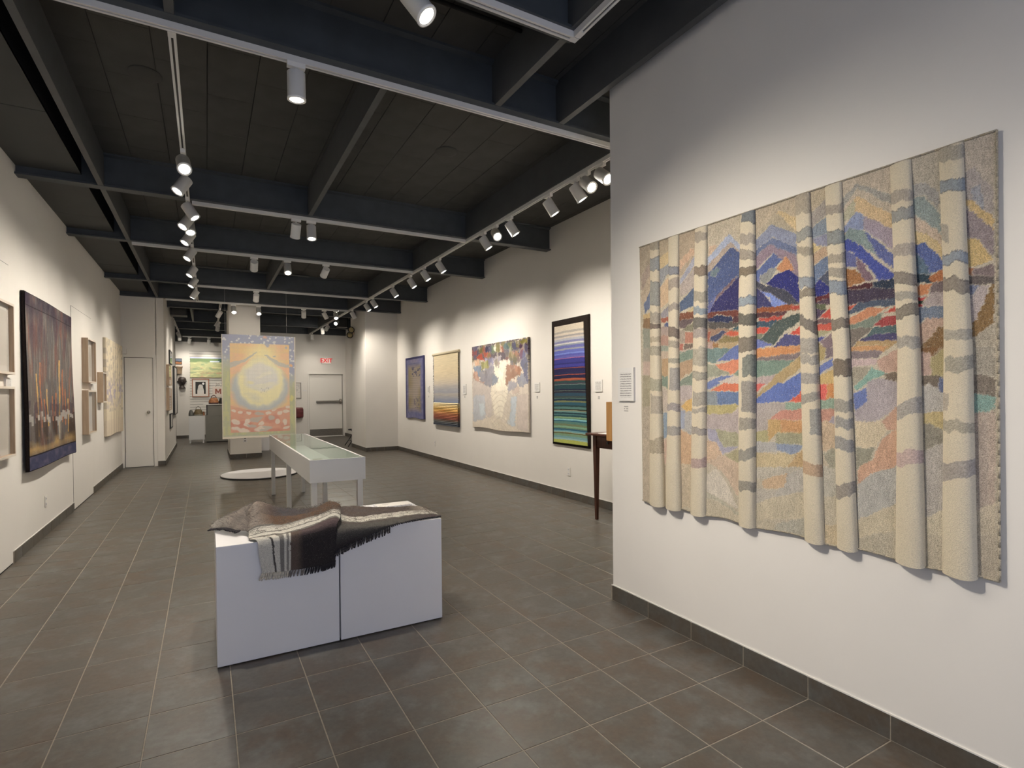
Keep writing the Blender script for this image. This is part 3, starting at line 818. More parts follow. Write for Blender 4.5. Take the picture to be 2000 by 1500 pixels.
# woven pattern data, millimetres on the wall
HERO=[[[178,164,140],[-799,2374,-1003,2314,-1001,2001,-797,2041]],[[190,160,130],[-802,2207,-854,2197,-801,2118]],[[150,158,180],[-796,2141,-795,2103,-936,2195,-996,2122,-996,2164,-927,2237]],[[165,145,128],[-795,2103,-795,2052,-939,2162,-996,2112,-996,2122,-936,2195]],[[72,86,125],[-795,2052,-939,2165,-996,2117,-995,1992,-953,1989,-852,1926,-794,1874]],[[100,115,120],[-814,2065,-853,2079,-872,2059,-840,2033,-810,2038]],[[90,95,140],[-794,1880,-846,1927,-871,1917,-812,1844,-794,1846]],[[115,90,95],[-832,1891,-852,1926,-953,2000,-977,2011,-953,1973,-871,1906]],[[52,50,95],[-826,1886,-953,1984,-995,2002,-994,1824,-883,1823,-806,1842]],[[110,60,50],[-792,1847,-994,1829,-994,1800,-952,1803,-851,1825,-792,1810]],[[48,55,85],[-792,1813,-851,1822,-946,1804,-951,1777,-889,1774,-792,1794]],[[85,80,75],[-792,1794,-889,1779,-993,1777,-993,1745,-902,1742,-792,1754]],[[85,55,60],[-952,1803,-994,1803,-993,1766,-945,1772]],[[55,85,95],[-945,1738,-993,1751,-993,1722]],[[140,110,90],[-792,1757,-914,1744,-993,1724,-993,1664,-791,1679]],[[70,75,100],[-811,1711,-889,1736,-914,1722,-844,1680,-808,1689]],[[185,80,50],[-889,1714,-933,1728,-993,1719,-993,1698]],[[125,110,70],[-850,1677,-902,1707,-993,1696,-993,1664]],[[150,80,60],[-791,1735,-811,1738,-804,1683,-791,1685]],[[160,130,120],[-791,1679,-828,1676,-827,1634,-791,1637]],[[140,100,60],[-828,1676,-860,1673,-860,1632,-827,1634]],[[165,140,100],[-860,1676,-993,1664,-914,1625,-860,1629]],[[125,140,130],[-787,1646,-901,1626,-869,1585,-787,1590]],[[105,120,165],[-882,1584,-993,1651,-992,1578]],[[105,125,120],[-786,1651,-952,1638,-838,1566,-785,1582]],[[90,105,155],[-845,1575,-959,1650,-993,1647,-993,1579]],[[200,120,85],[-838,1554,-993,1585,-993,1528,-938,1503,-888,1520]],[[140,140,120],[-785,1569,-838,1554,-938,1503,-785,1486]],[[120,135,120],[-945,1506,-993,1528,-992,1493]],[[100,115,160],[-784,1461,-859,1491,-958,1500,-814,1429,-784,1423]],[[185,170,155],[-859,1466,-952,1494,-992,1493,-992,1454,-874,1456]],[[200,105,70],[-807,1415,-888,1459,-992,1454,-992,1414]],[[125,132,135],[-784,1413,-859,1413,-858,1341,-784,1340]],[[95,115,150],[-848,1413,-992,1412,-991,1347,-847,1344]],[[170,155,100],[-784,1340,-991,1347,-936,1294,-783,1292]],[[165,150,145],[-783,1292,-936,1294,-991,1338,-990,1191,-783,1210]],[[155,150,120],[-798,1214,-990,1197,-990,1129,-886,1120]],[[150,145,160],[-783,1213,-835,1209,-886,1120,-990,1129,-878,1076,-797,1144]],[[190,160,130],[-782,1143,-842,1141,-885,1073,-796,1030,-781,1022]],[[160,150,115],[-885,1070,-990,1123,-989,1033,-955,1035]],[[185,160,135],[-781,1025,-885,1077,-989,1039,-988,854,-899,967,-841,1010]],[[190,178,160],[-777,951,-841,1003,-913,920,-954,854,-988,800,-795,864,-776,868]],[[170,162,140],[-776,861,-825,857,-988,782,-988,740,-775,759]],[[182,168,142],[-776,829,-840,828,-988,770,-988,728,-775,733]],[[170,150,125],[-597,2387,-721,2352,-718,2056,-595,2081]],[[190,155,125],[-603,2173,-677,2215,-705,2219,-712,2189,-603,2115]],[[150,150,165],[-602,2056,-712,2183,-712,2126,-602,2026]],[[165,150,140],[-602,2026,-719,2119,-718,2005,-601,1955]],[[80,95,120],[-598,1926,-718,2011,-717,1903,-601,1870]],[[180,160,115],[-645,1864,-717,1903,-717,1860]],[[120,75,55],[-598,1867,-717,1863,-716,1820,-597,1823]],[[100,85,85],[-597,1826,-716,1823,-644,1779,-597,1782]],[[120,115,95],[-597,1764,-644,1785,-716,1808,-716,1748]],[[165,110,90],[-633,1754,-716,1746,-715,1686,-633,1693]],[[150,135,120],[-597,1767,-637,1763,-636,1692,-596,1696]],[[110,95,85],[-629,1690,-715,1686,-687,1659,-629,1655]],[[165,95,80],[-596,1693,-625,1690,-625,1649,-596,1651]],[[170,150,135],[-617,1653,-715,1666,-715,1631,-596,1640]],[[120,130,120],[-596,1643,-715,1634,-715,1588,-595,1595]],[[115,130,115],[-591,1633,-700,1658,-699,1606,-591,1576]],[[165,135,105],[-595,1579,-699,1603,-699,1534,-641,1510,-590,1475]],[[120,130,115],[-590,1472,-674,1516,-699,1525,-698,1453,-590,1441]],[[165,150,145],[-590,1445,-698,1453,-693,1384,-593,1347]],[[170,155,140],[-593,1351,-697,1384,-697,1293,-593,1290]],[[195,155,85],[-600,1330,-693,1388,-693,1303,-640,1301]],[[140,145,160],[-597,1304,-633,1311,-632,1198,-601,1196]],[[160,155,150],[-631,1291,-697,1306,-696,1162,-630,1191]],[[185,150,115],[-601,1196,-696,1159,-695,999,-599,988]],[[180,162,135],[-595,994,-691,1005,-689,762,-593,744]],[[170,152,125],[-446,2338,-531,2316,-530,2094,-444,2110]],[[190,165,120],[-446,2221,-527,2251,-526,2173,-446,2141]],[[140,140,142],[-446,2147,-526,2179,-526,2124,-449,2048]],[[190,160,125],[-449,2048,-530,2100,-528,1949,-452,1918]],[[135,130,135],[-452,1881,-528,1937,-527,1850,-461,1858]],[[150,85,65],[-458,1856,-527,1859,-527,1826,-461,1831]],[[75,85,120],[-482,1825,-527,1820,-527,1798,-482,1804]],[[155,135,125],[-453,1807,-527,1798,-526,1738,-452,1758]],[[160,125,110],[-452,1755,-527,1747,-526,1681,-452,1687]],[[135,140,125],[-450,1696,-526,1684,-526,1639,-450,1656]],[[170,150,130],[-446,1659,-526,1654,-525,1599,-445,1604]],[[165,135,100],[-460,1614,-521,1610,-520,1504,-459,1506]],[[115,130,115],[-459,1509,-521,1507,-520,1418,-493,1443,-458,1450]],[[175,160,145],[-458,1447,-520,1422,-519,1295,-473,1283]],[[125,140,155],[-470,1286,-519,1301,-518,1157,-468,1129]],[[190,160,140],[-472,1130,-517,1140,-516,985,-475,973]],[[178,162,138],[-462,978,-516,985,-514,750,-459,740]],[[165,148,125],[-258,2354,-385,2323,-383,2110,-256,2134]],[[160,140,125],[-292,2140,-380,2224,-379,2155,-300,2030]],[[172,152,128],[-291,2031,-379,2155,-378,2042,-308,1945]],[[100,110,135],[-317,1963,-378,2054,-377,1935,-323,1905]],[[185,155,105],[-312,1900,-377,1904,-376,1863,-311,1871]],[[135,105,75],[-307,1875,-376,1866,-376,1794,-306,1814]],[[135,135,120],[-306,1814,-376,1797,-374,1655,-305,1663]],[[160,140,130],[-305,1663,-374,1658,-374,1608,-304,1612]],[[150,140,125],[-305,1689,-383,1683,-382,1597,-304,1602]],[[175,150,135],[-304,1605,-382,1601,-382,1512,-303,1514]],[[150,140,115],[-303,1518,-382,1515,-380,1319,-301,1318]],[[165,150,130],[-301,1321,-380,1323,-378,1126,-299,1121]],[[175,158,135],[-299,1121,-378,1126,-374,739,-295,725]],[[172,155,130],[-1077,2388,-1298,2315,-1297,2084,-1076,2139]],[[165,150,125],[-1079,2197,-1181,2265,-1217,2257,-1286,2153,-1285,2126,-1168,2217,-1079,2174]],[[190,165,120],[-1187,2266,-1199,2277,-1289,2213,-1288,2147,-1217,2240]],[[125,130,150],[-1079,2168,-1165,2221,-1286,2142,-1288,2070,-1174,2158,-1079,2114]],[[95,105,135],[-1079,2114,-1174,2155,-1291,2075,-1291,2025,-1155,2122,-1079,2079]],[[135,115,125],[-1079,2079,-1155,2128,-1294,2035,-1296,1930,-1251,2000,-1173,2080,-1078,2014]],[[80,95,140],[-1078,2002,-1173,2077,-1217,2042,-1191,2010,-1104,1982,-1078,1954]],[[90,100,150],[-1078,1972,-1104,1985,-1110,1954,-1078,1936]],[[185,125,80],[-1188,1999,-1233,2049,-1256,2027,-1276,1976,-1256,1974,-1203,1985]],[[130,130,125],[-1101,1977,-1161,2008,-1194,2001,-1160,1953,-1135,1935,-1104,1958]],[[45,48,110],[-1142,1939,-1197,1978,-1256,1982,-1299,1941,-1304,1813,-1232,1894,-1160,1913]],[[70,70,80],[-1078,1966,-1135,1932,-1232,1894,-1301,1819,-1255,1815,-1191,1859,-1078,1925]],[[60,60,100],[-1078,1922,-1110,1913,-1178,1818,-1077,1829]],[[105,125,185],[-1102,1911,-1154,1888,-1255,1815,-1172,1817,-1154,1865]],[[140,75,40],[-1077,1829,-1255,1818,-1306,1815,-1306,1788,-1172,1790,-1077,1788]],[[165,60,45],[-1255,1809,-1306,1815,-1306,1788,-1261,1797]],[[85,55,60],[-1077,1803,-1249,1788,-1226,1765,-1077,1776]],[[170,60,45],[-1096,1776,-1229,1771,-1214,1753,-1096,1756]],[[60,80,95],[-1077,1758,-1208,1754,-1190,1713,-1077,1728]],[[190,65,45],[-1077,1728,-1168,1721,-1122,1697,-1076,1702]],[[75,85,80],[-1096,1667,-1190,1750,-1306,1777,-1306,1736,-1231,1697,-1171,1634,-1115,1648]],[[110,115,95],[-1076,1699,-1128,1699,-1102,1669,-1076,1672]],[[195,65,45],[-1252,1684,-1309,1711,-1309,1675]],[[75,75,115],[-1171,1628,-1231,1686,-1309,1672,-1308,1626,-1189,1621]],[[95,105,160],[-1076,1675,-1121,1659,-1171,1634,-1076,1624]],[[190,130,75],[-1076,1624,-1201,1626,-1311,1628,-1311,1581,-1076,1597]],[[190,125,70],[-1075,1622,-1316,1616,-1264,1585,-1075,1574]],[[120,105,105],[-1075,1578,-1264,1589,-1316,1594,-1284,1559,-1075,1561]],[[110,130,115],[-1075,1564,-1290,1558,-1196,1492,-1074,1479]],[[165,145,140],[-1074,1482,-1196,1495,-1147,1447,-1074,1445]],[[165,140,95],[-1189,1495,-1316,1585,-1315,1529,-1217,1448,-1089,1383,-1074,1383]],[[195,90,80],[-1074,1446,-1131,1449,-1089,1414,-1074,1414]],[[85,105,165],[-1077,1373,-1196,1456,-1223,1449,-1315,1507,-1315,1416,-1250,1364,-1077,1351]],[[200,85,60],[-1248,1363,-1315,1419,-1315,1364]],[[160,148,140],[-1073,1351,-1243,1355,-1240,1329,-1153,1274,-1142,1220,-1073,1214]],[[130,150,130],[-1230,1359,-1315,1364,-1314,1329,-1233,1327]],[[185,125,105],[-1150,1272,-1211,1327,-1314,1329,-1314,1279]],[[180,145,90],[-1143,1272,-1314,1281,-1314,1221,-1188,1208,-1142,1167]],[[185,135,85],[-1209,1273,-1314,1278,-1314,1224,-1209,1218]],[[160,150,105],[-1073,1217,-1144,1222,-1144,1167,-1072,1161]],[[150,145,115],[-1187,1212,-1317,1222,-1317,1168,-1186,1162]],[[160,155,150],[-1072,1163,-1186,1167,-1187,1124,-1072,1107]],[[125,135,155],[-1186,1164,-1320,1166,-1281,1118,-1186,1126]],[[180,160,120],[-1072,1109,-1283,1120,-1242,1053,-1072,1036]],[[175,145,100],[-1240,1053,-1283,1118,-1326,1159,-1326,1062,-1275,1051]],[[172,162,145],[-1072,1036,-1248,1053,-1326,1066,-1326,1034,-1123,979,-1071,983]],[[168,160,148],[-1221,1014,-1326,1066,-1325,952,-1172,898]],[[185,155,120],[-1112,977,-1243,1023,-1228,961,-1187,942,-1112,937]],[[170,160,145],[-1071,929,-1188,937,-1165,870,-1070,846]],[[182,168,140],[-1071,850,-1172,901,-1332,956,-1331,828,-1070,767]],[[165,158,140],[-1158,762,-1331,837,-1337,723,-1157,736]],[[178,165,140],[-1070,774,-1193,773,-1157,732,-1070,719]],[[175,158,130],[-1350,2330,-1431,2302,-1430,1999,-1349,2017]],[[150,140,130],[-1353,2218,-1421,2261,-1428,2191,-1357,2150]],[[120,130,140],[-1357,2147,-1431,2190,-1433,2129,-1430,2062,-1357,2085]],[[130,130,150],[-1362,2098,-1433,2103,-1432,2045,-1362,2073]],[[195,170,115],[-1363,2085,-1402,2048,-1363,2033]],[[175,145,115],[-1363,2030,-1422,2053,-1432,2009,-1363,1976]],[[100,115,140],[-1363,1974,-1432,2013,-1437,1940,-1369,1889]],[[75,80,95],[-1375,1896,-1437,1945,-1442,1871,-1409,1877]],[[45,50,115],[-1369,1892,-1388,1910,-1442,1863,-1442,1842,-1369,1833]],[[95,45,50],[-1369,1830,-1442,1847,-1442,1826,-1369,1806]],[[80,60,75],[-1369,1809,-1442,1826,-1442,1790,-1372,1800]],[[90,95,70],[-1372,1803,-1420,1796,-1420,1769,-1372,1776]],[[80,65,85],[-1372,1776,-1421,1774,-1393,1739,-1371,1741]],[[185,65,50],[-1390,1739,-1444,1784,-1444,1732]],[[110,85,85],[-1374,1737,-1446,1733,-1446,1708,-1374,1714]],[[185,75,55],[-1374,1712,-1446,1711,-1446,1680,-1374,1686]],[[150,145,110],[-1375,1685,-1446,1680,-1408,1659,-1375,1655]],[[75,80,140],[-1376,1655,-1419,1658,-1397,1632,-1376,1633]],[[125,105,110],[-1396,1632,-1446,1672,-1451,1572,-1408,1609]],[[150,130,90],[-1376,1633,-1408,1612,-1415,1574,-1376,1577]],[[160,140,90],[-1384,1611,-1422,1608,-1413,1551,-1383,1535]],[[115,100,105],[-1418,1608,-1454,1605,-1454,1564,-1418,1557]],[[95,110,165],[-1385,1522,-1445,1555,-1451,1525,-1388,1485]],[[185,155,95],[-1388,1482,-1455,1507,-1455,1441,-1388,1443]],[[205,85,75],[-1388,1446,-1423,1445,-1422,1376,-1387,1375]],[[190,125,65],[-1422,1446,-1455,1446,-1454,1380,-1421,1380]],[[130,150,130],[-1390,1374,-1458,1379,-1458,1331,-1390,1331]],[[180,130,110],[-1391,1328,-1458,1332,-1457,1281,-1393,1278]],[[180,155,125],[-1393,1278,-1441,1277,-1463,1263,-1463,1159,-1401,1144]],[[150,140,150],[-1428,1279,-1463,1319,-1463,1263]],[[145,140,120],[-1403,1132,-1464,1166,-1464,1073,-1435,1077]],[[176,160,135],[-1401,1141,-1435,1078,-1411,1069]],[[170,162,145],[-1404,1082,-1466,1070,-1468,951,-1408,941]],[[178,165,140],[-1408,944,-1471,955,-1471,827,-1407,813]],[[185,165,130],[-1410,820,-1476,834,-1476,739,-1410,722]],[[178,162,140],[-1486,2406,-1704,2321,-1704,2030,-1485,2089]],[[150,145,135],[-1485,2232,-1547,2283,-1696,2183,-1696,2136,-1552,2265,-1485,2186]],[[165,158,130],[-1485,2166,-1540,2222,-1540,2152,-1485,2130]],[[195,165,120],[-1540,2233,-1683,2114,-1695,2056,-1649,2068,-1540,2169]],[[125,135,165],[-1490,2113,-1547,2168,-1575,2139,-1575,2077,-1490,2093]],[[150,135,145],[-1575,2140,-1695,2044,-1695,1957,-1574,2079]],[[120,135,130],[-1490,2065,-1519,2106,-1575,2075,-1629,1952,-1565,2018,-1494,2056]],[[85,95,145],[-1574,2075,-1695,1943,-1695,1884,-1627,1953]],[[62,75,145],[-1494,2051,-1514,2059,-1574,2006,-1636,1928,-1695,1863,-1627,1856,-1592,1922,-1528,2002,-1494,2015]],[[90,95,140],[-1494,2015,-1542,1986,-1549,1937,-1494,1938]],[[120,95,105],[-1545,1978,-1574,1939,-1612,1864,-1574,1864,-1546,1930]],[[150,100,55],[-1501,1931,-1539,1926,-1580,1865,-1501,1855]],[[80,45,50],[-1501,1855,-1612,1858,-1605,1834,-1501,1841]],[[50,60,75],[-1609,1859,-1699,1858,-1699,1817,-1605,1831]],[[70,60,75],[-1501,1844,-1699,1820,-1699,1765,-1501,1783]],[[185,70,45],[-1505,1778,-1548,1777,-1536,1755,-1505,1757]],[[75,85,100],[-1505,1752,-1555,1781,-1699,1777,-1699,1749,-1582,1754,-1505,1732]],[[185,120,80],[-1510,1713,-1587,1757,-1635,1744,-1672,1755,-1618,1716,-1510,1695]],[[185,65,50],[-1648,1727,-1699,1751,-1699,1723]],[[115,125,110],[-1512,1695,-1591,1711,-1648,1725,-1613,1677,-1512,1675]],[[155,60,60],[-1604,1677,-1640,1709,-1701,1712,-1700,1671]],[[115,105,95],[-1515,1675,-1609,1677,-1550,1623,-1522,1598]],[[80,100,100],[-1570,1631,-1609,1674,-1702,1671,-1702,1633]],[[75,70,105],[-1550,1623,-1609,1645,-1702,1638,-1702,1609]],[[165,135,90],[-1521,1577,-1545,1621,-1702,1612,-1661,1572,-1521,1567]],[[180,130,80],[-1521,1603,-1664,1591,-1640,1573,-1521,1581]],[[125,110,110],[-1521,1583,-1640,1577,-1630,1546,-1521,1548]],[[180,155,150],[-1521,1547,-1627,1542,-1620,1518,-1521,1513]],[[175,140,120],[-1622,1535,-1698,1580,-1697,1470,-1634,1477]],[[150,140,120],[-1523,1514,-1602,1510,-1542,1434,-1526,1437]],[[120,155,140],[-1536,1428,-1604,1510,-1661,1479,-1604,1457,-1542,1409]],[[115,100,85],[-1642,1478,-1700,1484,-1700,1451,-1664,1439]],[[95,110,160],[-1531,1400,-1585,1426,-1585,1360,-1536,1324]],[[160,148,148],[-1533,1324,-1584,1368,-1584,1448,-1629,1463,-1700,1444,-1699,1353,-1634,1299,-1588,1271,-1536,1278]],[[190,172,140],[-1536,1281,-1609,1284,-1639,1297,-1687,1277,-1634,1216,-1608,1176,-1538,1174]],[[180,140,115],[-1638,1290,-1699,1359,-1699,1250,-1658,1251]],[[140,135,115],[-1538,1169,-1615,1179,-1588,1116,-1543,1082]],[[188,145,115],[-1545,1080,-1608,1138,-1634,1208,-1699,1264,-1699,1115,-1593,1045,-1546,1019]],[[165,160,150],[-1546,1019,-1598,1065,-1699,1118,-1698,963,-1545,863]],[[185,170,140],[-1545,866,-1698,966,-1698,855,-1545,785]],[[172,160,136],[-1545,791,-1698,860,-1697,735,-1545,727]],[[172,160,140],[-1738,2338,-1856,2290,-1856,1992,-1737,2024]],[[150,145,138],[-1740,2207,-1782,2208,-1829,2151,-1831,2086,-1786,2152,-1742,2156]],[[130,140,135],[-1740,2154,-1782,2151,-1833,2071,-1837,1986,-1786,2056,-1745,2101]],[[180,158,135],[-1742,2090,-1786,2057,-1840,1988,-1840,1941,-1745,2040]],[[190,165,115],[-1745,2028,-1791,2010,-1842,1941,-1844,1890,-1786,1970,-1747,1981]],[[80,95,145],[-1749,1978,-1786,1972,-1846,1895,-1846,1867,-1809,1855,-1749,1867]],[[85,105,120],[-1753,1945,-1786,1909,-1806,1845,-1753,1855]],[[50,65,75],[-1755,1863,-1807,1848,-1805,1821,-1756,1825]],[[165,100,55],[-1797,1841,-1847,1870,-1847,1820,-1809,1821]],[[190,120,70],[-1757,1814,-1810,1819,-1795,1779,-1759,1781]],[[115,100,100],[-1808,1819,-1848,1818,-1850,1773,-1799,1778]],[[175,50,50],[-1759,1767,-1797,1776,-1785,1759,-1760,1760]],[[50,70,60],[-1759,1761,-1785,1757,-1785,1744,-1759,1748]],[[165,50,50],[-1759,1749,-1780,1746,-1780,1732,-1759,1735]],[[160,145,140],[-1778,1736,-1803,1780,-1850,1778,-1850,1717]],[[105,115,130],[-1761,1732,-1850,1725,-1849,1675,-1790,1690,-1765,1665]],[[170,140,120],[-1766,1662,-1790,1690,-1850,1678,-1850,1644,-1790,1580,-1767,1584]],[[125,95,60],[-1770,1575,-1827,1647,-1853,1651,-1852,1538,-1768,1544]],[[125,90,55],[-1771,1581,-1836,1575,-1804,1539,-1773,1556]],[[175,145,130],[-1772,1556,-1805,1554,-1805,1460,-1772,1461]],[[160,145,100],[-1804,1537,-1853,1574,-1853,1455,-1804,1460]],[[110,98,85],[-1772,1471,-1853,1463,-1831,1405,-1804,1425,-1772,1434]],[[90,100,130],[-1828,1463,-1853,1463,-1853,1407,-1827,1407]],[[165,158,148],[-1774,1432,-1799,1437,-1848,1401,-1848,1329,-1774,1325]],[[175,155,105],[-1777,1329,-1853,1331,-1853,1259,-1808,1268,-1779,1283]],[[135,128,112],[-1779,1286,-1806,1286,-1850,1259,-1833,1207,-1784,1177]],[[165,156,145],[-1784,1179,-1850,1223,-1849,967,-1786,924]],[[185,172,145],[-1786,924,-1849,973,-1849,871,-1786,857]],[[175,162,138],[-1786,860,-1849,874,-1849,734,-1786,715]],[[176,162,144],[-1900,2359,-2003,2314,-2003,1922,-1900,1948]],[[160,148,140],[-1904,2195,-1934,2207,-1989,2102,-1989,1998,-1975,2021,-1904,2112]],[[145,145,150],[-1925,2132,-1951,2143,-1961,2046,-1930,2087]],[[190,160,105],[-1904,2108,-1934,2078,-1989,2009,-1989,1964,-1959,2006,-1904,2079]],[[140,125,125],[-1904,2066,-1934,2046,-1989,1966,-1989,1868,-1942,1945,-1908,1965]],[[190,160,100],[-1907,1954,-1942,1949,-1987,1861,-1910,1851]],[[165,105,65],[-1913,1853,-1936,1848,-1936,1819,-1913,1823]],[[125,108,105],[-1933,1848,-1991,1850,-1991,1808,-1929,1816]],[[100,90,85],[-1916,1820,-1991,1808,-1991,1782,-1916,1790]],[[115,120,140],[-1916,1788,-1952,1784,-1937,1739,-1917,1739]],[[165,150,145],[-1919,1736,-1951,1784,-1978,1778,-1933,1640,-1921,1642]],[[130,100,60],[-1924,1628,-1983,1781,-1991,1779,-1990,1649,-1941,1605,-1925,1598]],[[160,148,128],[-1924,1596,-1990,1649,-1990,1530,-1925,1534]],[[155,145,128],[-1926,1568,-2002,1562,-2002,1454,-1925,1468]],[[120,108,95],[-1928,1468,-1959,1468,-1993,1446,-1991,1388,-1928,1399]],[[120,150,138],[-1929,1399,-1990,1391,-1990,1350,-1967,1327,-1930,1334]],[[172,152,135],[-1930,1333,-2004,1335,-2003,996,-1938,984]],[[162,145,130],[-1930,1241,-1967,1323,-1971,996,-1940,984]],[[180,165,140],[-1938,984,-1993,1025,-2005,908,-1939,892]],[[170,156,134],[-1938,895,-2007,911,-2007,742,-1938,720]],[[170,158,140],[-1991,1563,-2025,1560,-2024,730,-1990,720]],[[170,158,140],[-1988,2320,-2003,2314,-2002,1529,-1987,1530]]]
TRUNKS=[[[[-372,-447,2313],[-370,-457,1617],[-360,-485,754]],[[2341,2322,2288,2270,0,1,150,138,118,0],[2238,2227,2157,2148,0,1,138,138,136,1],[2088,2080,1944,1939,0.1,1,140,138,130,1],[1906,1896,1837,1828,0,1,152,141,125,0],[1837,1822,1806,1791,0,1,118,103,92,1],[1752,1745,1721,1714,0,1,165,150,125,0],[1696,1690,1639,1634,0,1,155,145,125,0],[1494,1492,1419,1418,0,1,155,148,125,0],[1397,1387,1283,1276,0.2,1,160,148,130,0],[1119,1137,1030,1050,0,1,160,146,122,0]]],[[[-520,-600,2314],[-518,-597,1669],[-490,-610,740]],[[2156,2133,2108,2085,0,1,128,128,133,1],[2077,2071,2017,2012,0,1,155,140,125,0],[1936,1923,1893,1882,0,1,150,138,125,0],[1803,1779,1745,1722,0,1,122,108,96,1],[1721,1708,1682,1669,0,1,155,143,125,0],[1618,1613,1591,1586,0,1,150,142,125,0],[1569,1557,1430,1420,0.3,1,145,138,130,0],[1342,1343,1299,1302,0,1,145,135,130,0],[1202,1215,1150,1165,0,1,148,140,130,0]]],[[[-713,-796,2314],[-695,-790,1597],[-673,-781,747]],[[2299,2283,2248,2233,0,1,155,142,125,0],[2108,2096,2059,2049,0,1,128,112,96,1],[1973,1959,1916,1903,0,1,150,140,122,0],[1888,1870,1845,1828,0,1,130,138,142,0],[1830,1811,1770,1752,0,1,108,103,95,1],[1764,1755,1715,1708,0,1,150,138,128,0],[1658,1657,1560,1562,0,1,155,146,128,0],[1535,1523,1489,1478,0,1,150,142,125,1],[1417,1408,1336,1329,0.15,1,152,143,128,0],[1319,1321,1293,1295,0,1,155,145,130,0],[1224,1219,1178,1174,0,1,150,140,130,1],[1036,1053,987,1004,0,1,165,140,130,0]]],[[[-1000,-1081,2317],[-988,-1086,1908],[-981,-1076,738]],[[2354,2323,2281,2252,0.1,1,112,115,116,1],[2213,2199,2158,2146,0,1,155,143,128,0],[2135,2110,2085,2062,0,1,150,138,122,1],[2043,2033,1996,1988,0,1,122,108,90,1],[1897,1889,1847,1840,0,1,130,138,145,1],[1813,1792,1756,1736,0,1,102,98,88,1],[1688,1687,1614,1616,0,1,122,112,98,1],[1593,1596,1486,1491,0.35,1,118,120,110,1],[1465,1463,1307,1309,0.3,1,140,132,122,0],[1281,1278,1223,1222,0.1,1,145,136,122,0],[1109,1132,1057,1081,0,1,140,134,122,0],[962,966,912,917,0,1,140,132,118,0]]],[[[-1283,-1354,2308],[-1304,-1372,1857],[-1306,-1387,1608],[-1323,-1415,737]],[[2334,2322,2226,2217,0,1,158,145,125,0],[2151,2155,2097,2102,0,1,140,138,130,1],[2081,2059,2043,2021,0,1,150,138,118,0],[1935,1922,1884,1871,0,1,135,138,142,1],[1877,1867,1839,1830,0,1,133,122,105,1],[1764,1722,1714,1674,0,1,118,110,100,1],[1658,1651,1587,1582,0,1,150,142,130,0],[1587,1571,1542,1527,0,1,150,142,130,0],[1495,1493,1448,1447,0,1,150,142,132,0],[1398,1410,1358,1371,0,1,145,138,125,0],[1339,1327,1221,1212,0.55,1,145,140,130,0],[1093,1080,1039,1027,0,1,170,140,110,0]]],[[[-1418,-1488,2321],[-1437,-1508,1835],[-1451,-1520,1597],[-1465,-1549,741]],[[2230,2217,2185,2173,0,1,150,138,122,0],[2109,2100,2051,2043,0,1,128,130,126,1],[2011,2001,1969,1961,0,1,150,138,120,0],[1953,1937,1911,1895,0,1,148,138,122,0],[1891,1882,1830,1823,0,1,125,132,140,1],[1723,1723,1678,1680,0,1,123,112,98,1],[1548,1544,1475,1472,0,1,118,105,90,1],[1374,1376,1320,1324,0,1,145,138,125,0],[1297,1300,1252,1256,0.1,1,140,135,128,0],[1214,1212,1158,1157,0,1,140,135,128,0],[998,1028,944,975,0,1,140,130,118,0]]],[[[-1671,-1743,2306],[-1685,-1761,1852],[-1696,-1773,1577],[-1687,-1789,742]],[[2203,2191,2154,2144,0,1,155,143,128,0],[2122,2124,2071,2075,0,1,138,136,130,1],[1980,1979,1936,1936,0,1,155,143,130,0],[1885,1863,1833,1812,0,1,130,120,108,1],[1802,1788,1770,1757,0,1,150,142,128,0],[1735,1749,1686,1701,0,1,128,118,103,1],[1624,1617,1579,1573,0,1,150,142,130,0],[1357,1386,1294,1325,0,1,150,142,132,0],[1174,1188,1115,1131,0,1,175,150,140,0]]],[[[-1831,-1904,2310],[-1844,-1919,1822],[-1845,-1930,1565],[-1839,-1943,741]],[[2318,2305,2260,2248,0,1,155,145,128,0],[2190,2181,2139,2131,0,1,128,133,136,1],[2027,1996,1961,1932,0,0.3,155,145,130,0],[1918,1912,1876,1872,0,1,133,138,143,1],[1831,1813,1777,1761,0,1,133,122,108,1],[1637,1627,1597,1589,0.05,1,155,146,130,0],[1531,1532,1479,1482,0.1,1,150,142,125,0],[1396,1385,1337,1328,0,0.22,160,148,132,0],[1301,1300,1259,1259,0,1,155,145,125,0],[1135,1169,1068,1104,0,1,150,140,130,0]]]]
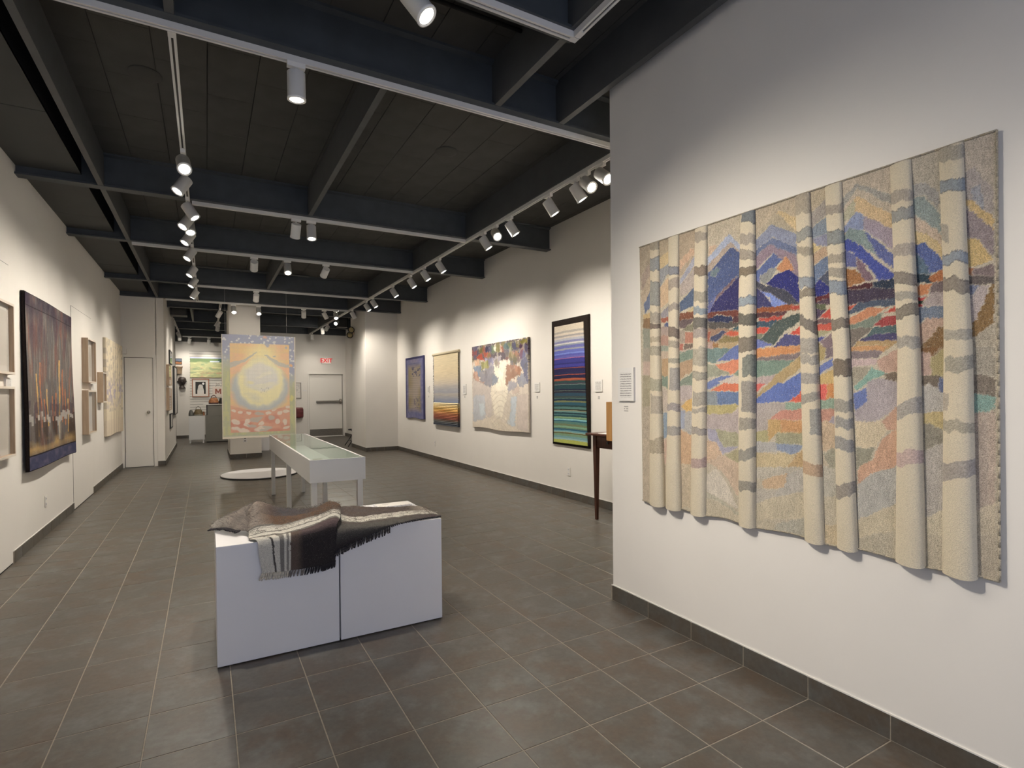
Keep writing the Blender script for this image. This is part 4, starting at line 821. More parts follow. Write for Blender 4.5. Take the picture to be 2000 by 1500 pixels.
FOREST=[[[196,182,165],[5754,2444,3778,2248,3801,752,5793,611]],[[95,85,90],[5742,2260,3842,2232,3846,1989,4373,1940,5276,1967,5731,1993]],[[90,80,95],[5726,2231,5388,2238,5361,2094,5700,1991]],[[110,100,60],[5479,2198,5271,2215,5273,2087,5451,2086]],[[70,65,85],[5271,2208,5016,2207,5018,2070,5216,2084]],[[150,80,60],[5302,2103,5046,2098,5033,2018,5275,2007]],[[170,75,55],[5574,2053,5391,2096,5247,1965,5544,1982]],[[95,105,85],[5044,2203,4852,2207,4882,2060,5046,2059]],[[120,115,70],[4852,2207,4643,2208,4619,2080,4855,2071]],[[80,95,95],[4617,2212,4368,2209,4347,2072,4594,2103]],[[105,110,80],[4467,2193,4179,2210,4228,2076,4419,2078]],[[75,70,85],[4369,2197,4132,2200,4088,2089,4322,2083]],[[115,105,45],[4132,2212,3875,2217,3876,2142,4088,2142]],[[80,55,75],[4156,2142,3865,2153,3867,2002,4135,2021]],[[130,115,90],[4544,2075,4135,2057,4137,1949,4496,1959]],[[95,95,120],[4134,2081,3867,2002,3891,1911,4092,1899]],[[150,110,90],[4347,2060,4228,2076,4136,2009,4230,1955]],[[205,190,165],[4907,2192,4852,2226,4868,2098,4922,2115]],[[210,195,175],[4721,2189,4681,2237,4658,2083,4722,2088]],[[205,190,170],[4179,2180,4121,2223,4133,2164,4168,2161]],[[125,120,140],[5246,1992,4937,1999,4916,1687,5058,1480,5223,1723]],[[140,135,85],[5379,1945,5133,1958,5093,1824,5279,1832,5368,1782]],[[120,130,145],[5702,1879,5395,1892,5369,1701,5581,1680]],[[190,150,120],[5684,1990,5468,2005,5455,1881,5608,1902]],[[175,135,115],[5704,1781,5548,1789,5460,1676,5491,1608,5691,1655]],[[130,125,130],[5457,1786,4940,1843,4809,1658,5057,1507,5431,1593]],[[165,130,115],[5491,1622,5283,1590,5227,1495,5344,1483,5493,1540]],[[125,130,140],[4998,1715,4808,1722,4771,1605,4919,1531,5001,1532]],[[150,140,145],[4910,1998,4672,2021,4726,1872,4913,1868]],[[120,115,110],[4446,1956,4136,1961,4047,1873,4375,1841]],[[150,115,95],[4522,1849,4279,1861,4048,1778,4072,1696,4428,1597,4504,1512,4541,1525]],[[165,120,95],[4279,1849,4071,1791,4072,1708,4234,1702]],[[110,110,130],[4114,1900,3868,1990,3875,1561,3984,1563,4004,1729]],[[140,140,150],[4188,1640,4004,1705,3896,1562,4053,1494,4189,1568]],[[185,165,150],[4357,1473,4144,1507,4123,1411,4334,1387]],[[150,145,150],[4452,1598,4189,1580,4191,1495,4382,1449,4481,1400]],[[212,200,178],[4926,1869,4522,1861,4553,1525,4479,1499,4480,1412,4633,1350,4820,1066,5008,1191,5045,1414,5001,1532,4784,1580,4783,1657,4916,1712]],[[220,208,185],[4752,1924,4496,1922,4523,1799,4728,1808]],[[160,148,140],[4885,1918,4726,1922,4754,1822,4886,1854]],[[215,204,182],[5004,1388,4480,1449,4481,1375,4665,1008,4488,1014,4513,976,4928,1050]],[[178,165,155],[5738,1670,5029,1506,5059,1414,4928,1063,5151,989,5714,1319]],[[165,165,168],[5713,1361,5258,1388,5237,986,5723,897]],[[172,178,180],[5499,1237,5290,1240,5265,1039,5443,1006]],[[185,172,158],[4481,1387,4193,1375,4365,1019,4590,872,4486,1077,4637,1122]],[[170,176,180],[4383,1350,4193,1363,4271,901,4566,849,4387,1129]],[[188,172,160],[4193,1375,3877,1387,3886,828,4201,856]],[[195,180,160],[5209,987,4928,1037,4589,948,4248,854,3886,828,3887,804,5756,811,5755,896]],[[205,192,168],[5123,990,4904,921,4641,863,4932,867]]]

# ================================================================ BIRCH TAPESTRY on the near right wall
bt = empty('birch_tapestry', (XN, -1.14, 1.53))
tag(bt, 'large woven tapestry of birch trunks before blue mountains on the near wall', 'tapestry')
def keep(o, root):
    o.parent = root; o.matrix_parent_inverse = Matrix.Translation(root.location).inverted(); return o
def bt_edge(a, b):
    y = -0.281*(1-a) - 1.996*a - 0.016*(1-b)*(1-a)*1.0 - 0.007*(1-b)*a
    z = (0.734*(1-a)+0.745*a)*(1-b) + (2.325*(1-a)+2.309*a)*b
    return y, z
def bt_pos(a, b):
    y, z = bt_edge(a, b)
    x = XN - 0.009 - 0.003*(fbm(a*9, b*3, 31)) - 0.003*(1+np.sin(a*50))*(1-b)**2
    z = z - 0.006*np.sin(a*31)*(1-b)**6
    return np.stack([x, y, z], 1)
HP = [(pc(*c), [(p[i]/1000, p[i+1]/1000) for i in range(0, len(p), 2)]) for c, p in HERO]
def bt_col(a, b, P):
    y = P[:,1]; z = P[:,2]
    # ragged woven outlines, following the weft rows
    yy = y + (vn(y*200, z*300, 3)-0.5)*0.006 + (vn(y*45, z*60, 8)-0.5)*0.007
    zz = z + (vn(y*260, z*160, 5)-0.5)*0.006 + (vn(y*50, z*40, 9)-0.5)*0.009
    C = np.tile(np.array(pc(176,163,140)), (len(a), 1)); E = np.full(len(a), -1)
    for k, (c, poly) in enumerate(HP):
        m = inpoly(yy, zz, poly); C[m] = c; E[m] = k
    C *= (0.90 + 0.2*fbm(y*22, z*22, 12))[:, None]
    # thread colour shifts inside each area
    t = (vn(y*300, z*70, 14)-0.5)[:, None]
    C = C*(1+0.28*t)
    # pale outlines between areas
    G2 = E.reshape(len(np.unique(np.round(b, 6))), -1)
    ed = np.zeros_like(G2, bool); ed[:, 1:] |= G2[:, 1:] != G2[:, :-1]; ed[1:, :] |= G2[1:, :] != G2[:-1, :]
    em = ed.ravel() & (vn(y*120, z*120, 19) > 0.45)
    return mixc(C, em*0.28, pc(190,178,155))
keep(sheet('woven_ground', bt_pos, bt_col, 440, 420, M['cloth'], None, (0.007, 0, 0)), bt)
# rolled selvedge along the top and the right side
def selv(p):
    m = MB()
    for q, r_ in zip(p[:-1], p[1:]): m.tube(q, r_, 0.004, n=8)
    return m
M['selvedge'] = simple('selvedge_wool', pc(150,138,116), 0.95, noise=0.35, scale=260, bump=0.6, bscale=500)
def edge_line(f): return [tuple(bt_pos(np.array([f(t)[0]]), np.array([f(t)[1]]))[0] + np.array([-0.002, 0, 0])) for t in np.linspace(0, 1, 40)]
keep(selv(edge_line(lambda t: (t, 1.0))).build('top_selvedge', M['selvedge']), bt)
keep(selv(edge_line(lambda t: (1.0, t))).build('side_selvedge', M['selvedge']), bt)
keep(selv(edge_line(lambda t: (t, 0.0))).build('lower_selvedge', M['selvedge']), bt)
for k, (S, B) in enumerate(TRUNKS):
    S = sorted([(s[2]/1000, s[0]/1000, s[1]/1000) for s in S])
    zs = [s[0] for s in S]; yl = [s[1] for s in S]; yr = [s[2] for s in S]
    ym = (yl[0]+yr[0])/2; am = (-0.281-ym)/1.715
    ztop = 2.325*(1-am)+2.309*am - 0.004; zbot = 0.734*(1-am)+0.745*am - 0.006
    def tpos(a, b, zs=zs, yl=yl, yr=yr, ztop=ztop, zbot=zbot, k=k):
        z = zbot + (ztop-zbot)*b
        L = np.interp(z, zs, yl); R_ = np.interp(z, zs, yr); w = (L-R_)
        ang = PI*(1-a)
        # pleat: eases out of the ground on one side, turns back sharply on the other
        yy = L - w*(0.5-0.5*np.cos(PI*a))*1.0
        yy = yy - w*0.06*np.sin(PI*a)**2
        dep = 0.34*w*np.sin(PI*np.clip(a, 0, 1)**1.25)**0.8*(0.55+0.45*np.clip((1-b)*3, 0, 1))
        dep = dep*(1 + 0.10*(fbm(z*7, a*0+k, 41+k)-0.5))
        x = XN - 0.012 - dep
        z = z - 0.008*np.sin(PI*a)*(b < 0.02)
        return np.stack([x, yy, z], 1)
    def tcol(a, b, P, B=B, k=k):
        z = P[:,2]; s = 0.5-0.5*np.cos(PI*a)
        C = np.tile(np.array(pc(193,179,152)), (len(a), 1))
        C = mixc(C, np.clip(fbm(z*9, s*3+k*5, 51)-0.4, 0, 1)*0.5, pc(188,172,142))
        rag = (vn(s*30+k*9, z*90, 53)-0.5)*0.007 + (vn(s*4+k*3, z*9, 54)-0.5)*0.020
        for zl0, zr0, zl1, zr1, x0, x1, r, g, bb, dk in B:
            t = (zl0*(1-s)+zr0*s)/1000 + rag; u = (zl1*(1-s)+zr1*s)/1000 + rag*0.8 + (vn(s*5, z*0+zl1, 57)-0.5)*0.010
            rx = (vn(z*40, s*0+k, 59)-0.5)*0.06
            m = (z < t) & (z > u) & (s >= x0-0.05*(x0 == 0)+rx*(x0 > 0)) & (s <= x1+0.05*(x1 == 1)+rx*(x1 < 1))
            base = np.array(pc(r, g, bb))
            fl = 0.72 + 0.56*vn(s*60+k*7, z*330, 61)
            C[m] = (base[None, :]*fl[:, None])[m]
            if dk:
                e = m & ((np.abs(z-t) < 0.0045) | (np.abs(z-u) < 0.0045)) & (vn(s*40, z*200, 63) > 0.3)
                C[e] = C[e]*0.35 + np.array(pc(100,90,80))*0.65
        return C
    nz = 520
    keep(sheet('birch_trunk', tpos, tcol, 34, nz, M['trunk'], None), bt)

# ================================================================ WALL LABELS
def label_card(face, y0, y1, z0, z1, sgn, label, th=0.01):
    r = MB().box(*sorted((0, sgn*th)), -abs(y1-y0)/2, abs(y1-y0)/2, -(z1-z0)/2, (z1-z0)/2).build('wall_label', M['text'], None, loc=(face, (y0+y1)/2, (z0+z1)/2))
    tag(r, label, 'label')
label_card(XN, -0.078, -0.225, 1.357, 1.573, -1, 'tall white text card on the near wall beside the birch tapestry', 0.016)
label_card(XR, 8.0, 7.88, 1.42, 1.575, -1, 'white text card between the blue purple hanging and the pleated one')
label_card(XR, 6.2, 6.06, 1.39, 1.58, -1, 'white text card between the pleated hanging and the pale forest tapestry')
label_card(XR, 3.75, 3.61, 1.425, 1.56, -1, 'white text card between the pale forest tapestry and the striped hanging')
label_card(XR, 2.385, 2.24, 1.418, 1.565, -1, 'white text card right of the blue green striped hanging above the table')
label_card(XL, 2.93, 3.07, 1.50, 1.58, 1, 'small white text card between two pale frames at the left edge', 0.02)
label_card(XL, 5.30, 5.42, 1.315, 1.585, 1, 'tall white text card right of the dark purple tapestry', 0.012)
label_card(XL, 6.50, 6.75, 1.51, 1.595, 1, 'small white text card between the stacked pale frames in the middle of the left wall', 0.03)
# three small inventory lines under the near label
iv = empty('inventory_mark', (XN, -0.139, 1.306)); 
for k in range(3):
    for q in range(4):
        if (k, q) in ((1, 1),): continue
        MB().box(-0.0012, 0, 0.019-q*0.010-0.008, 0.019-q*0.010, 0.016-k*0.014-0.006, 0.016-k*0.014).build('letter', M['bezel'], iv)
tag(iv, 'three tiny lines of grey lettering on the wall under the tall text card', 'lettering')
for y, lb in ((7.94, 'blue purple hanging'), (6.13, 'pleated hanging'), (3.68, 'pale forest tapestry'), (2.31, 'striped hanging')):
    q = MB()
    for k in range(3): q.box(-0.0012, 0, -0.018, 0.018, -0.004-k*0.014, 0.003-k*0.014)
    tag(q.build('inventory_mark', M['lensoff'], None, loc=(XR, y, 1.36)), 'tiny grey lettering on the wall below the card of the ' + lb, 'lettering')

# ================================================================ RIGHT WALL TEXTILES
def hang_root(name, y, z, label, x=XR):
    r = empty(name, (x, y, z)); return tag(r, label, 'tapestry')
def rect_pos(y0, y1, z0, z1, x, wave=0.004, s=1, bow=0.0):
    def f(a, b):
        y = y0+(y1-y0)*a; z = z0+(z1-z0)*b
        return np.stack([x + (fbm(a*5, b*4, s)-0.5)*wave, y, z - bow*np.sin(a*9+s)*(1-b)**4], 1)
    return f
# --- striped hanging
sh = hang_root('striped_hanging', 2.87, 1.545, 'tall narrow hanging of blue to green stripes on a black cloth border')
keep(sheet('black_backing', rect_pos(3.275, 2.465, 0.705, 2.388, XR-0.018, 0.006, 3), lambda a, b, P: np.tile(np.array(pc(40,32,28,k=1.0)), (len(a), 1)), 20, 30, M['finecloth'], None, (0.016, 0, 0)), sh)
STR = [(0,186,172,150),(.05,186,172,150),(.055,150,142,132),(.075,186,172,152),(.095,140,134,130),(.11,178,165,150),(.125,150,150,158),(.145,112,112,150),(.165,176,172,168),(.178,120,128,140),(.19,88,90,150),(.215,130,130,140),(.23,75,85,160),(.255,92,110,180),(.268,65,70,150),(.285,80,78,150),(.302,150,80,120),(.308,45,45,120),(.345,38,38,100),(.36,48,46,128),(.385,36,34,96),(.392,130,62,48),(.397,34,32,70),(.43,36,38,72),(.452,150,66,44),(.458,34,32,62),(.478,30,30,55),(.488,150,72,40),(.505,120,60,48),(.51,36,66,66),(.528,62,58,68),(.54,96,112,104),(.545,32,60,66),(.585,34,36,58),(.598,96,110,92),(.602,44,44,56),(.62,38,66,82),(.645,54,66,66),(.665,70,100,88),(.672,30,50,66),(.69,104,108,70),(.705,36,78,92),(.73,38,62,62),(.745,70,110,104),(.765,46,52,42),(.775,116,120,96),(.785,82,126,124),(.795,30,58,66),(.81,64,110,110),(.82,34,70,76),(.835,112,146,104),(.848,80,116,88),(.855,110,170,176),(.867,36,92,108),(.88,74,116,104),(.90,100,112,80),(.92,110,150,116),(.935,90,116,90),(.945,34,86,104),(.96,86,140,150),(.972,130,152,132),(.98,92,84,40),(.99,104,136,104),(1.01,96,140,140),(1.03,126,160,158),(1.045,160,164,62),(1.075,150,150,50)]
stx = np.array([s[0] for s in STR])/1.075; stc = np.array([pc(*s[1:]) for s in STR])
def str_col(a, b, P):
    t = 1-b + (fbm(a*6, b*50, 71)-0.5)*0.006 + 0.004*np.sin(a*3)
    i = np.clip(np.searchsorted(stx, t)-1, 0, len(stx)-1)
    return stc[i]*(0.86+0.28*vn(a*60, b*420, 73))[:, None]
def str_pos(a, b):
    y = (3.200*(1-a)+2.572*a)*b + (3.238*(1-a)+2.508*a)*(1-b) ; z = 0.735+(2.306-0.735)*b
    return np.stack([XR-0.026+(fbm(a*3, b*8, 5)-0.5)*0.005, y, z], 1)
keep(sheet('striped_weave', str_pos, str_col, 60, 620, M['stripecloth'], None, (0.008, 0, 0)), sh)
# --- pale forest tapestry
fo = hang_root('forest_tapestry', 4.80, 1.52, 'square pale tapestry of autumn foliage parting round a white stream')
FP = [(pc(*c), [(p[i]/1000, p[i+1]/1000) for i in range(0, len(p), 2)]) for c, p in FOREST]
def fo_col(a, b, P):
    y = P[:,1]; z = P[:,2]
    yy = y + (vn(y*40, z*60, 3)-0.5)*0.05; zz = z + (vn(y*50, z*40, 5)-0.5)*0.05
    C = np.tile(np.array(pc(198,184,166)), (len(a), 1)); E = np.full(len(a), -1)
    for k, (c, poly) in enumerate(FP):
        m = inpoly(yy, zz, poly); C[m] = c; E[m] = k
    # small leaf strokes in the crowns
    iv_, dv_ = scatter(y*11+0.4*vn(y*7, z*7, 2), z*9+0.3*vn(y*6, z*6, 4), 31)
    C = C*(1 + (iv_-0.5)*0.5*np.clip((b-0.45)*3, 0.15, 1))[:, None]
    C = mixc(C, (np.abs(iv_-0.2) < 0.07)*np.clip((b-0.62)*2.6, 0, 0.75), pc(118,108,70))
    C = mixc(C, (np.abs(iv_-0.6) < 0.06)*np.clip((b-0.70)*3, 0, 0.7), pc(140,66,52))
    C = mixc(C, (np.abs(iv_-0.85) < 0.08)*np.clip((b-0.66)*3, 0, 0.7), pc(74,76,98))
    C = mixc(C, np.clip((dv_-0.62)*5, 0, 1)*0.35*np.clip((b-0.3)*2, 0.1, 1), pc(196,182,160))
    # pale ledges of the stream
    st_ = (np.abs(y-4.72) < 0.30) & (b < 0.45)
    C = mixc(C, st_*0.35, pc(190,176,154))
    C = mixc(C, st_*(np.abs(np.mod(z*11+0.7*np.sin(y*9), 1)-0.5) < 0.08)*0.5, pc(176,160,136))
    G2 = E.reshape(len(np.unique(np.round(b, 6))), -1); ed = np.zeros_like(G2, bool); ed[:, 1:] |= G2[:, 1:] != G2[:, :-1]; ed[1:, :] |= G2[1:, :] != G2[:-1, :]
    C = mixc(C, ed.ravel()*0.3, pc(150,138,125))
    return C*(0.9+0.2*fbm(y*30, z*30, 39))[:, None]
keep(sheet('woven_ground', rect_pos(5.745, 3.86, 0.805, 2.237, XR-0.035, 0.006, 9, 0.012), fo_col, 250, 220, M['finecloth'], None, (0.030, 0, 0)), fo)
# --- pleated hanging
pl = hang_root('pleated_hanging', 6.96, 1.51, 'narrow hanging, plain beige above, with yellow and rust pleats below')
def pl_col(a, b, P):
    t = 1-b
    xs = [0, .35, .5, .62, .66, .78, .83, .96, 1.0]
    cs = np.array([pc(196,178,140), pc(196,176,138), pc(190,172,140), pc(178,166,148), pc(160,152,145), pc(140,140,148), pc(160,150,138), pc(120,128,148), pc(112,122,150)])
    C = np.stack([np.interp(t+(vn(a*4, b*40, 3)-0.5)*0.03, xs, cs[:, k]) for k in range(3)], 1)
    return C*(0.9+0.2*vn(a*8, b*160, 77))[:, None]
keep(sheet('plain_weave', rect_pos(7.57, 6.35, 1.225, 2.20, XR-0.030, 0.004, 11), pl_col, 60, 180, M['stripecloth'], None, (0.026, 0, 0)), pl)
hb = MB().tube((XR-0.028, 7.61, 2.215), (XR-0.028, 6.31, 2.215), 0.026, n=14).build('hem_roll', simple('beige_hem', pc(186,170,138), 0.95, bump=0.4, bscale=300)); keep(hb, pl)
PLC = [(206,186,140),(206,180,122),(208,176,108),(206,168,84),(204,156,62),(200,146,56),(190,128,56),(172,104,54),(160,86,48),(146,74,46),(128,66,46),(104,80,66),(88,88,86),(70,76,84),(58,64,76)]
for k, c in enumerate(PLC):
    z1 = 1.225 - k*0.0305
    pf_ = [(XR-0.006, z1), (XR-0.022, z1+0.001), (XR-0.044, z1-0.008), (XR-0.056, z1-0.020), (XR-0.052, z1-0.028), (XR-0.022, z1-0.0305), (XR-0.006, z1-0.0305)]
    keep(MB().prism([(p[0], p[1]) for p in pf_], 'y', 6.35, 7.57).build('pleat', simple('pleat_wool', pc(*c), 0.95, noise=0.12, scale=60)), pl)
rr = random.Random(5)
for y in (7.585, 6.335):
    fr = MB()
    for k in range(110):
        z = 2.19 - k*0.0128; s = 1 if y > 7 else -1
        p = Vector((XR-0.028, y-s*0.02, z)); q = p + Vector((rr.uniform(-.012,.004), s*rr.uniform(0.015,0.035), rr.uniform(-.02,.005)))
        fr.tube(p, q, 0.006, 0.003, 5)
    keep(fr.build('side_fringe', M['fringe_dark']), pl)
# --- blue purple hanging
bp_ = hang_root('blue_purple_hanging', 8.76, 1.55, 'narrow blue purple hanging with an olive and grey woven centre')
def bp_col(a, b, P):
    n = len(a); C = np.tile(np.array(pc(84,84,124)), (n, 1))
    C = mixc(C, vn(a*14, b*30, 81)*0.6, pc(122,118,146))
    ins = np.clip((np.minimum.reduce([(a-0.10)*9, (0.88-a)*9, (b-0.09)*12, (0.90-b)*12])), 0, 1)
    cen = np.tile(np.array(pc(150,134,122)), (n, 1))
    cen = mixc(cen, vn(a*5, b*7, 83)*np.clip(np.abs(a-0.5)*3.2, 0, 1), pc(128,112,62))
    cen = mixc(cen, (np.mod(b*34, 1) < 0.28)*0.5, pc(110,98,92))
    cen = mixc(cen, ((vn(a*26, b*40, 85) > 0.6) & (b > 0.68) & (b < 0.84) & (a > 0.35))*0.8, pc(58,62,92))
    cen = mixc(cen, ((vn(a*26, b*40, 86) > 0.55) & (b > 0.17) & (b < 0.35) & (a > 0.45))*0.6, pc(84,80,96))
    C = C*(1-ins[:, None]) + cen*ins[:, None]
    C = mixc(C, (b > 0.9)*0.35*np.clip(1-np.abs(a-0.5)*2.4, 0, 1), pc(168,150,170))
    return mixc(C, (a < 0.05) | (a > 0.95) | (b > 0.965), pc(56,54,92))
keep(sheet('woven_ground', rect_pos(9.35, 8.15, 0.845, 2.25, XR-0.030, 0.008, 13, 0.012), bp_col, 90, 130, M['finecloth'], None, (0.026, 0, 0)), bp_)

# ================================================================ LEFT WALL
dt = hang_root('city_tapestry', 4.33, 1.55, 'tall dark purple tapestry with orange streaks and a pale skyline', XL)
def dt_pos(a, b):
    y = 3.41+(5.26-3.41)*a; z = 0.745+(2.37-0.745)*b
    x = XL + 0.042 + 0.020*(1-b)**3*(0.5+0.5*np.sin(a*4)) + 0.006*np.sin(a*7+b*5) + 0.02*np.clip(a-0.9, 0, 1)*10*(1-b)**2
    return np.stack([x, y, z], 1)
def dt_col(a, b, P):
    n = len(a); st = fbm(a*34, b*5, 91); s2 = fbm(a*22, b*7, 93); s3 = vn(a*60, b*9, 95)
    C = np.tile(np.array(pc(94,84,78)), (n, 1))
    C = mixc(C, np.clip((st-0.45)*4, 0, 1)*0.7, pc(84,82,84))
    C = mixc(C, np.clip((s2-0.55)*5, 0, 1)*0.7, pc(118,76,62))
    C = mixc(C, np.clip((s3-0.6)*4, 0, 1)*0.45, pc(128,122,114))
    C = mixc(C, np.clip((fbm(a*9, b*4, 97)-0.5)*4, 0, 1)*np.clip((b-0.55)*3, 0, 0.8), pc(72,52,62))
    C = mixc(C, np.clip((b-0.84)*9, 0, 1)*np.clip(fbm(a*10, b*9, 98)*1.6-0.2, 0, 0.95), pc(50,42,58))
    for k, (x0, zt, w) in enumerate([(.17,.55,.012),(.24,.62,.012),(.31,.40,.010),(.37,.46,.012),(.48,.42,.010),(.55,.44,.012),(.63,.66,.014),(.70,.60,.010),(.77,.47,.010),(.84,.40,.012),(.88,.55,.008)]):
        m = (np.abs(a-x0-0.006*np.sin(b*20+k)) < w*(0.6+0.8*vn(b*30, a*0+k, 99))) & (b < zt) & (b > 0.16+0.08*vn(a*0+k, a*0, 3))
        C = mixc(C, m*0.85, pc(168,96,48) if k % 3 else pc(186,142,66))
    sky = 0.30 + 0.05*_h(np.floor(a*26).astype(np.int64), np.zeros(n, np.int64), 5) - 0.02
    m = (b < sky) & (b > sky-0.035-0.03*_h(np.floor(a*26).astype(np.int64), np.ones(n, np.int64), 6)) & (_h(np.floor(a*26).astype(np.int64), np.ones(n, np.int64), 9) > 0.3)
    C = mixc(C, ((b > sky) & (b < sky+0.08))*0.5*(vn(a*18, b*10, 8) > 0.4), pc(52,40,56))
    C = mixc(C, m*0.8, pc(150,144,136))
    lo = b < sky-0.03
    C = mixc(C, lo*np.clip((fbm(a*18, b*4, 101)-0.35)*3, 0, 0.9), pc(62,48,40))
    C = mixc(C, (lo & (np.abs(a-0.62) < 0.02) & (b > 0.13)).astype(float)*0.7, pc(150,142,130))
    C = mixc(C, np.clip(1-np.abs(b-0.12)/0.05, 0, 1)*np.clip(vn(a*9, b*22, 103)*1.6-0.4, 0, 0.8), pc(176,138,70))
    blue = (b < 0.078)
    C = mixc(C, blue, pc(54,56,82)); C = mixc(C, blue*np.clip(vn(a*20, b*40, 105)-0.4, 0, 1)*0.9, pc(92,84,104))
    C = mixc(C, np.abs(b-0.080) < 0.004, pc(30,26,30)); C = mixc(C, np.abs(b-0.93) < 0.003, pc(36,30,36))
    return C*(0.85+0.3*vn(a*200, b*200, 107))[:, None]
keep(sheet('woven_ground', dt_pos, dt_col, 220, 260, M['finecloth']), dt)
keep(sheet('dark_lining', lambda a, b: dt_pos(a, b)*1.0 + np.array([-0.0, 0, 0]) - np.array([0.006, 0, 0]) + np.stack([a*0, (a-0.5)*0.016, (b-0.5)*0.016], 1), lambda a, b, P: np.tile(np.array(pc(34,26,24,k=1.0)), (len(a), 1)), 40, 50, M['finecloth'], None, (-0.024, 0, 0)), dt)

lb = hang_root('cream_birch_tapestry', 8.68, 1.56, 'cream tapestry of thin vertical folds with mauve flecks beside the narrow door', XL)
def lb_col(a, b, P):
    n = len(a); C = np.tile(np.array(pc(206,190,160)), (n, 1))
    for k, x0 in enumerate((.10,.2,.33,.40,.52,.64,.76,.88)):
        C = mixc(C, (np.abs(a-x0) < 0.016)*0.6, pc(168,150,124))
    C = mixc(C, ((vn(a*26, b*34, 111) > 0.66) & (b > 0.25))*0.5, pc(150,140,130))
    C = mixc(C, ((vn(a*22, b*30, 113) > 0.6)*np.clip(1-np.abs(b-0.45)/0.2, 0, 1))*0.7, pc(140,130,160))
    C = mixc(C, (b < 0.16)*0.3, pc(190,168,150))
    return C
keep(sheet('woven_ground', lambda a, b: np.stack([XL+0.04+0.012*np.abs(np.sin(a*8*PI))+0.0*b, 7.72+(9.62-7.72)*a, 0.76+(2.37-0.76)*b - 0.01*np.sin(a*9)*(b < 0.02)], 1), lb_col, 160, 140, M['finecloth'], None, (-0.038, 0, 0)), lb)

# --- framed works
def framed(name, face, y0, y1, z0, z1, sgn, depth, label, paint=None, bar=0.02, side=None, frontmat=None, mount=0.05, mats=None):
    """Box frame on a wall that runs along y; sgn is the room side."""
    r = empty(name, (face, (y0+y1)/2, (z0+z1)/2)); hy, hz = (y1-y0)/2, (z1-z0)/2
    def bx(m, d0, d1, a, b_, c_, e): return m.box(*sorted((sgn*d0, sgn*d1)), a, b_, c_, e)
    f = MB(); bx(f, 0, depth, -hy, -hy+bar, -hz, hz); bx(f, 0, depth, hy-bar, hy, -hz, hz); bx(f, 0, depth, -hy+bar, hy-bar, -hz, -hz+bar); bx(f, 0, depth, -hy+bar, hy-bar, hz-bar, hz)
    f.build('frame', side or M['maple'], r)
    if frontmat:
        f2 = MB(); d = depth
        bx(f2, d, d+0.001, -hy, -hy+bar, -hz, hz); bx(f2, d, d+0.001, hy-bar, hy, -hz, hz); bx(f2, d, d+0.001, -hy+bar, hy-bar, -hz, -hz+bar); bx(f2, d, d+0.001, -hy+bar, hy-bar, hz-bar, hz)
        f2.build('frame_face', frontmat, r)
    bx(MB(), 0, depth*0.35, -hy+bar, hy-bar, -hz+bar, hz-bar).build('mount', mats or M['mat_board'], r)
    m = bar+mount
    if paint is not None:
        xx = sgn*(depth*0.35+0.0015)
        keepc = sheet('picture', lambda a, b: np.stack([a*0+xx, -hy+m+(2*hy-2*m)*a, -hz+m+(2*hz-2*m)*b], 1), paint, 50, 50, M['print'], None)
        keepc.parent = r
    bx(MB(), depth*0.85, depth*0.85+0.002, -hy+bar, hy-bar, -hz+bar, hz-bar).build('glazing', M['glass'], r)
    return tag(r, label, 'picture')
def pale(s, c1=(196,186,172), c2=(182,172,160)):
    def f(a, b, P):
        C = np.tile(np.array(pc(*c1)), (len(a), 1))
        return mixc(C, fbm(a*3+s, b*3, 120+s)*0.9, pc(*c2))
    return f
framed('framed_print', XL, 2.30, 3.04, 1.605, 2.195, 1, 0.05, 'upper of two pale framed prints cut by the left edge of the view', pale(1), frontmat=M['paleframe'])
framed('framed_print', XL, 2.30, 3.03, 0.925, 1.505, 1, 0.05, 'lower of two pale framed prints cut by the left edge of the view', pale(2), frontmat=M['paleframe'])
framed('framed_print', XL, 6.04, 6.62, 1.605, 2.205, 1, 0.075, 'upper of two pale box frames right of the dark tapestry, soft grey picture', pale(3, (190,180,166), (176,164,148)), frontmat=M['paleframe'], mount=0.07)
framed('framed_print', XL, 6.02, 6.60, 0.905, 1.50, 1, 0.075, 'lower of two pale box frames right of the dark tapestry, pale misty picture', pale(4, (196,190,182), (178,174,170)), frontmat=M['paleframe'], mount=0.03)
framed('framed_print', XL, 7.18, 7.50, 1.32, 1.785, 1, 0.075, 'small pale box frame hanging alone beside the cream folded tapestry', pale(5), frontmat=M['paleframe'], mount=0.03)

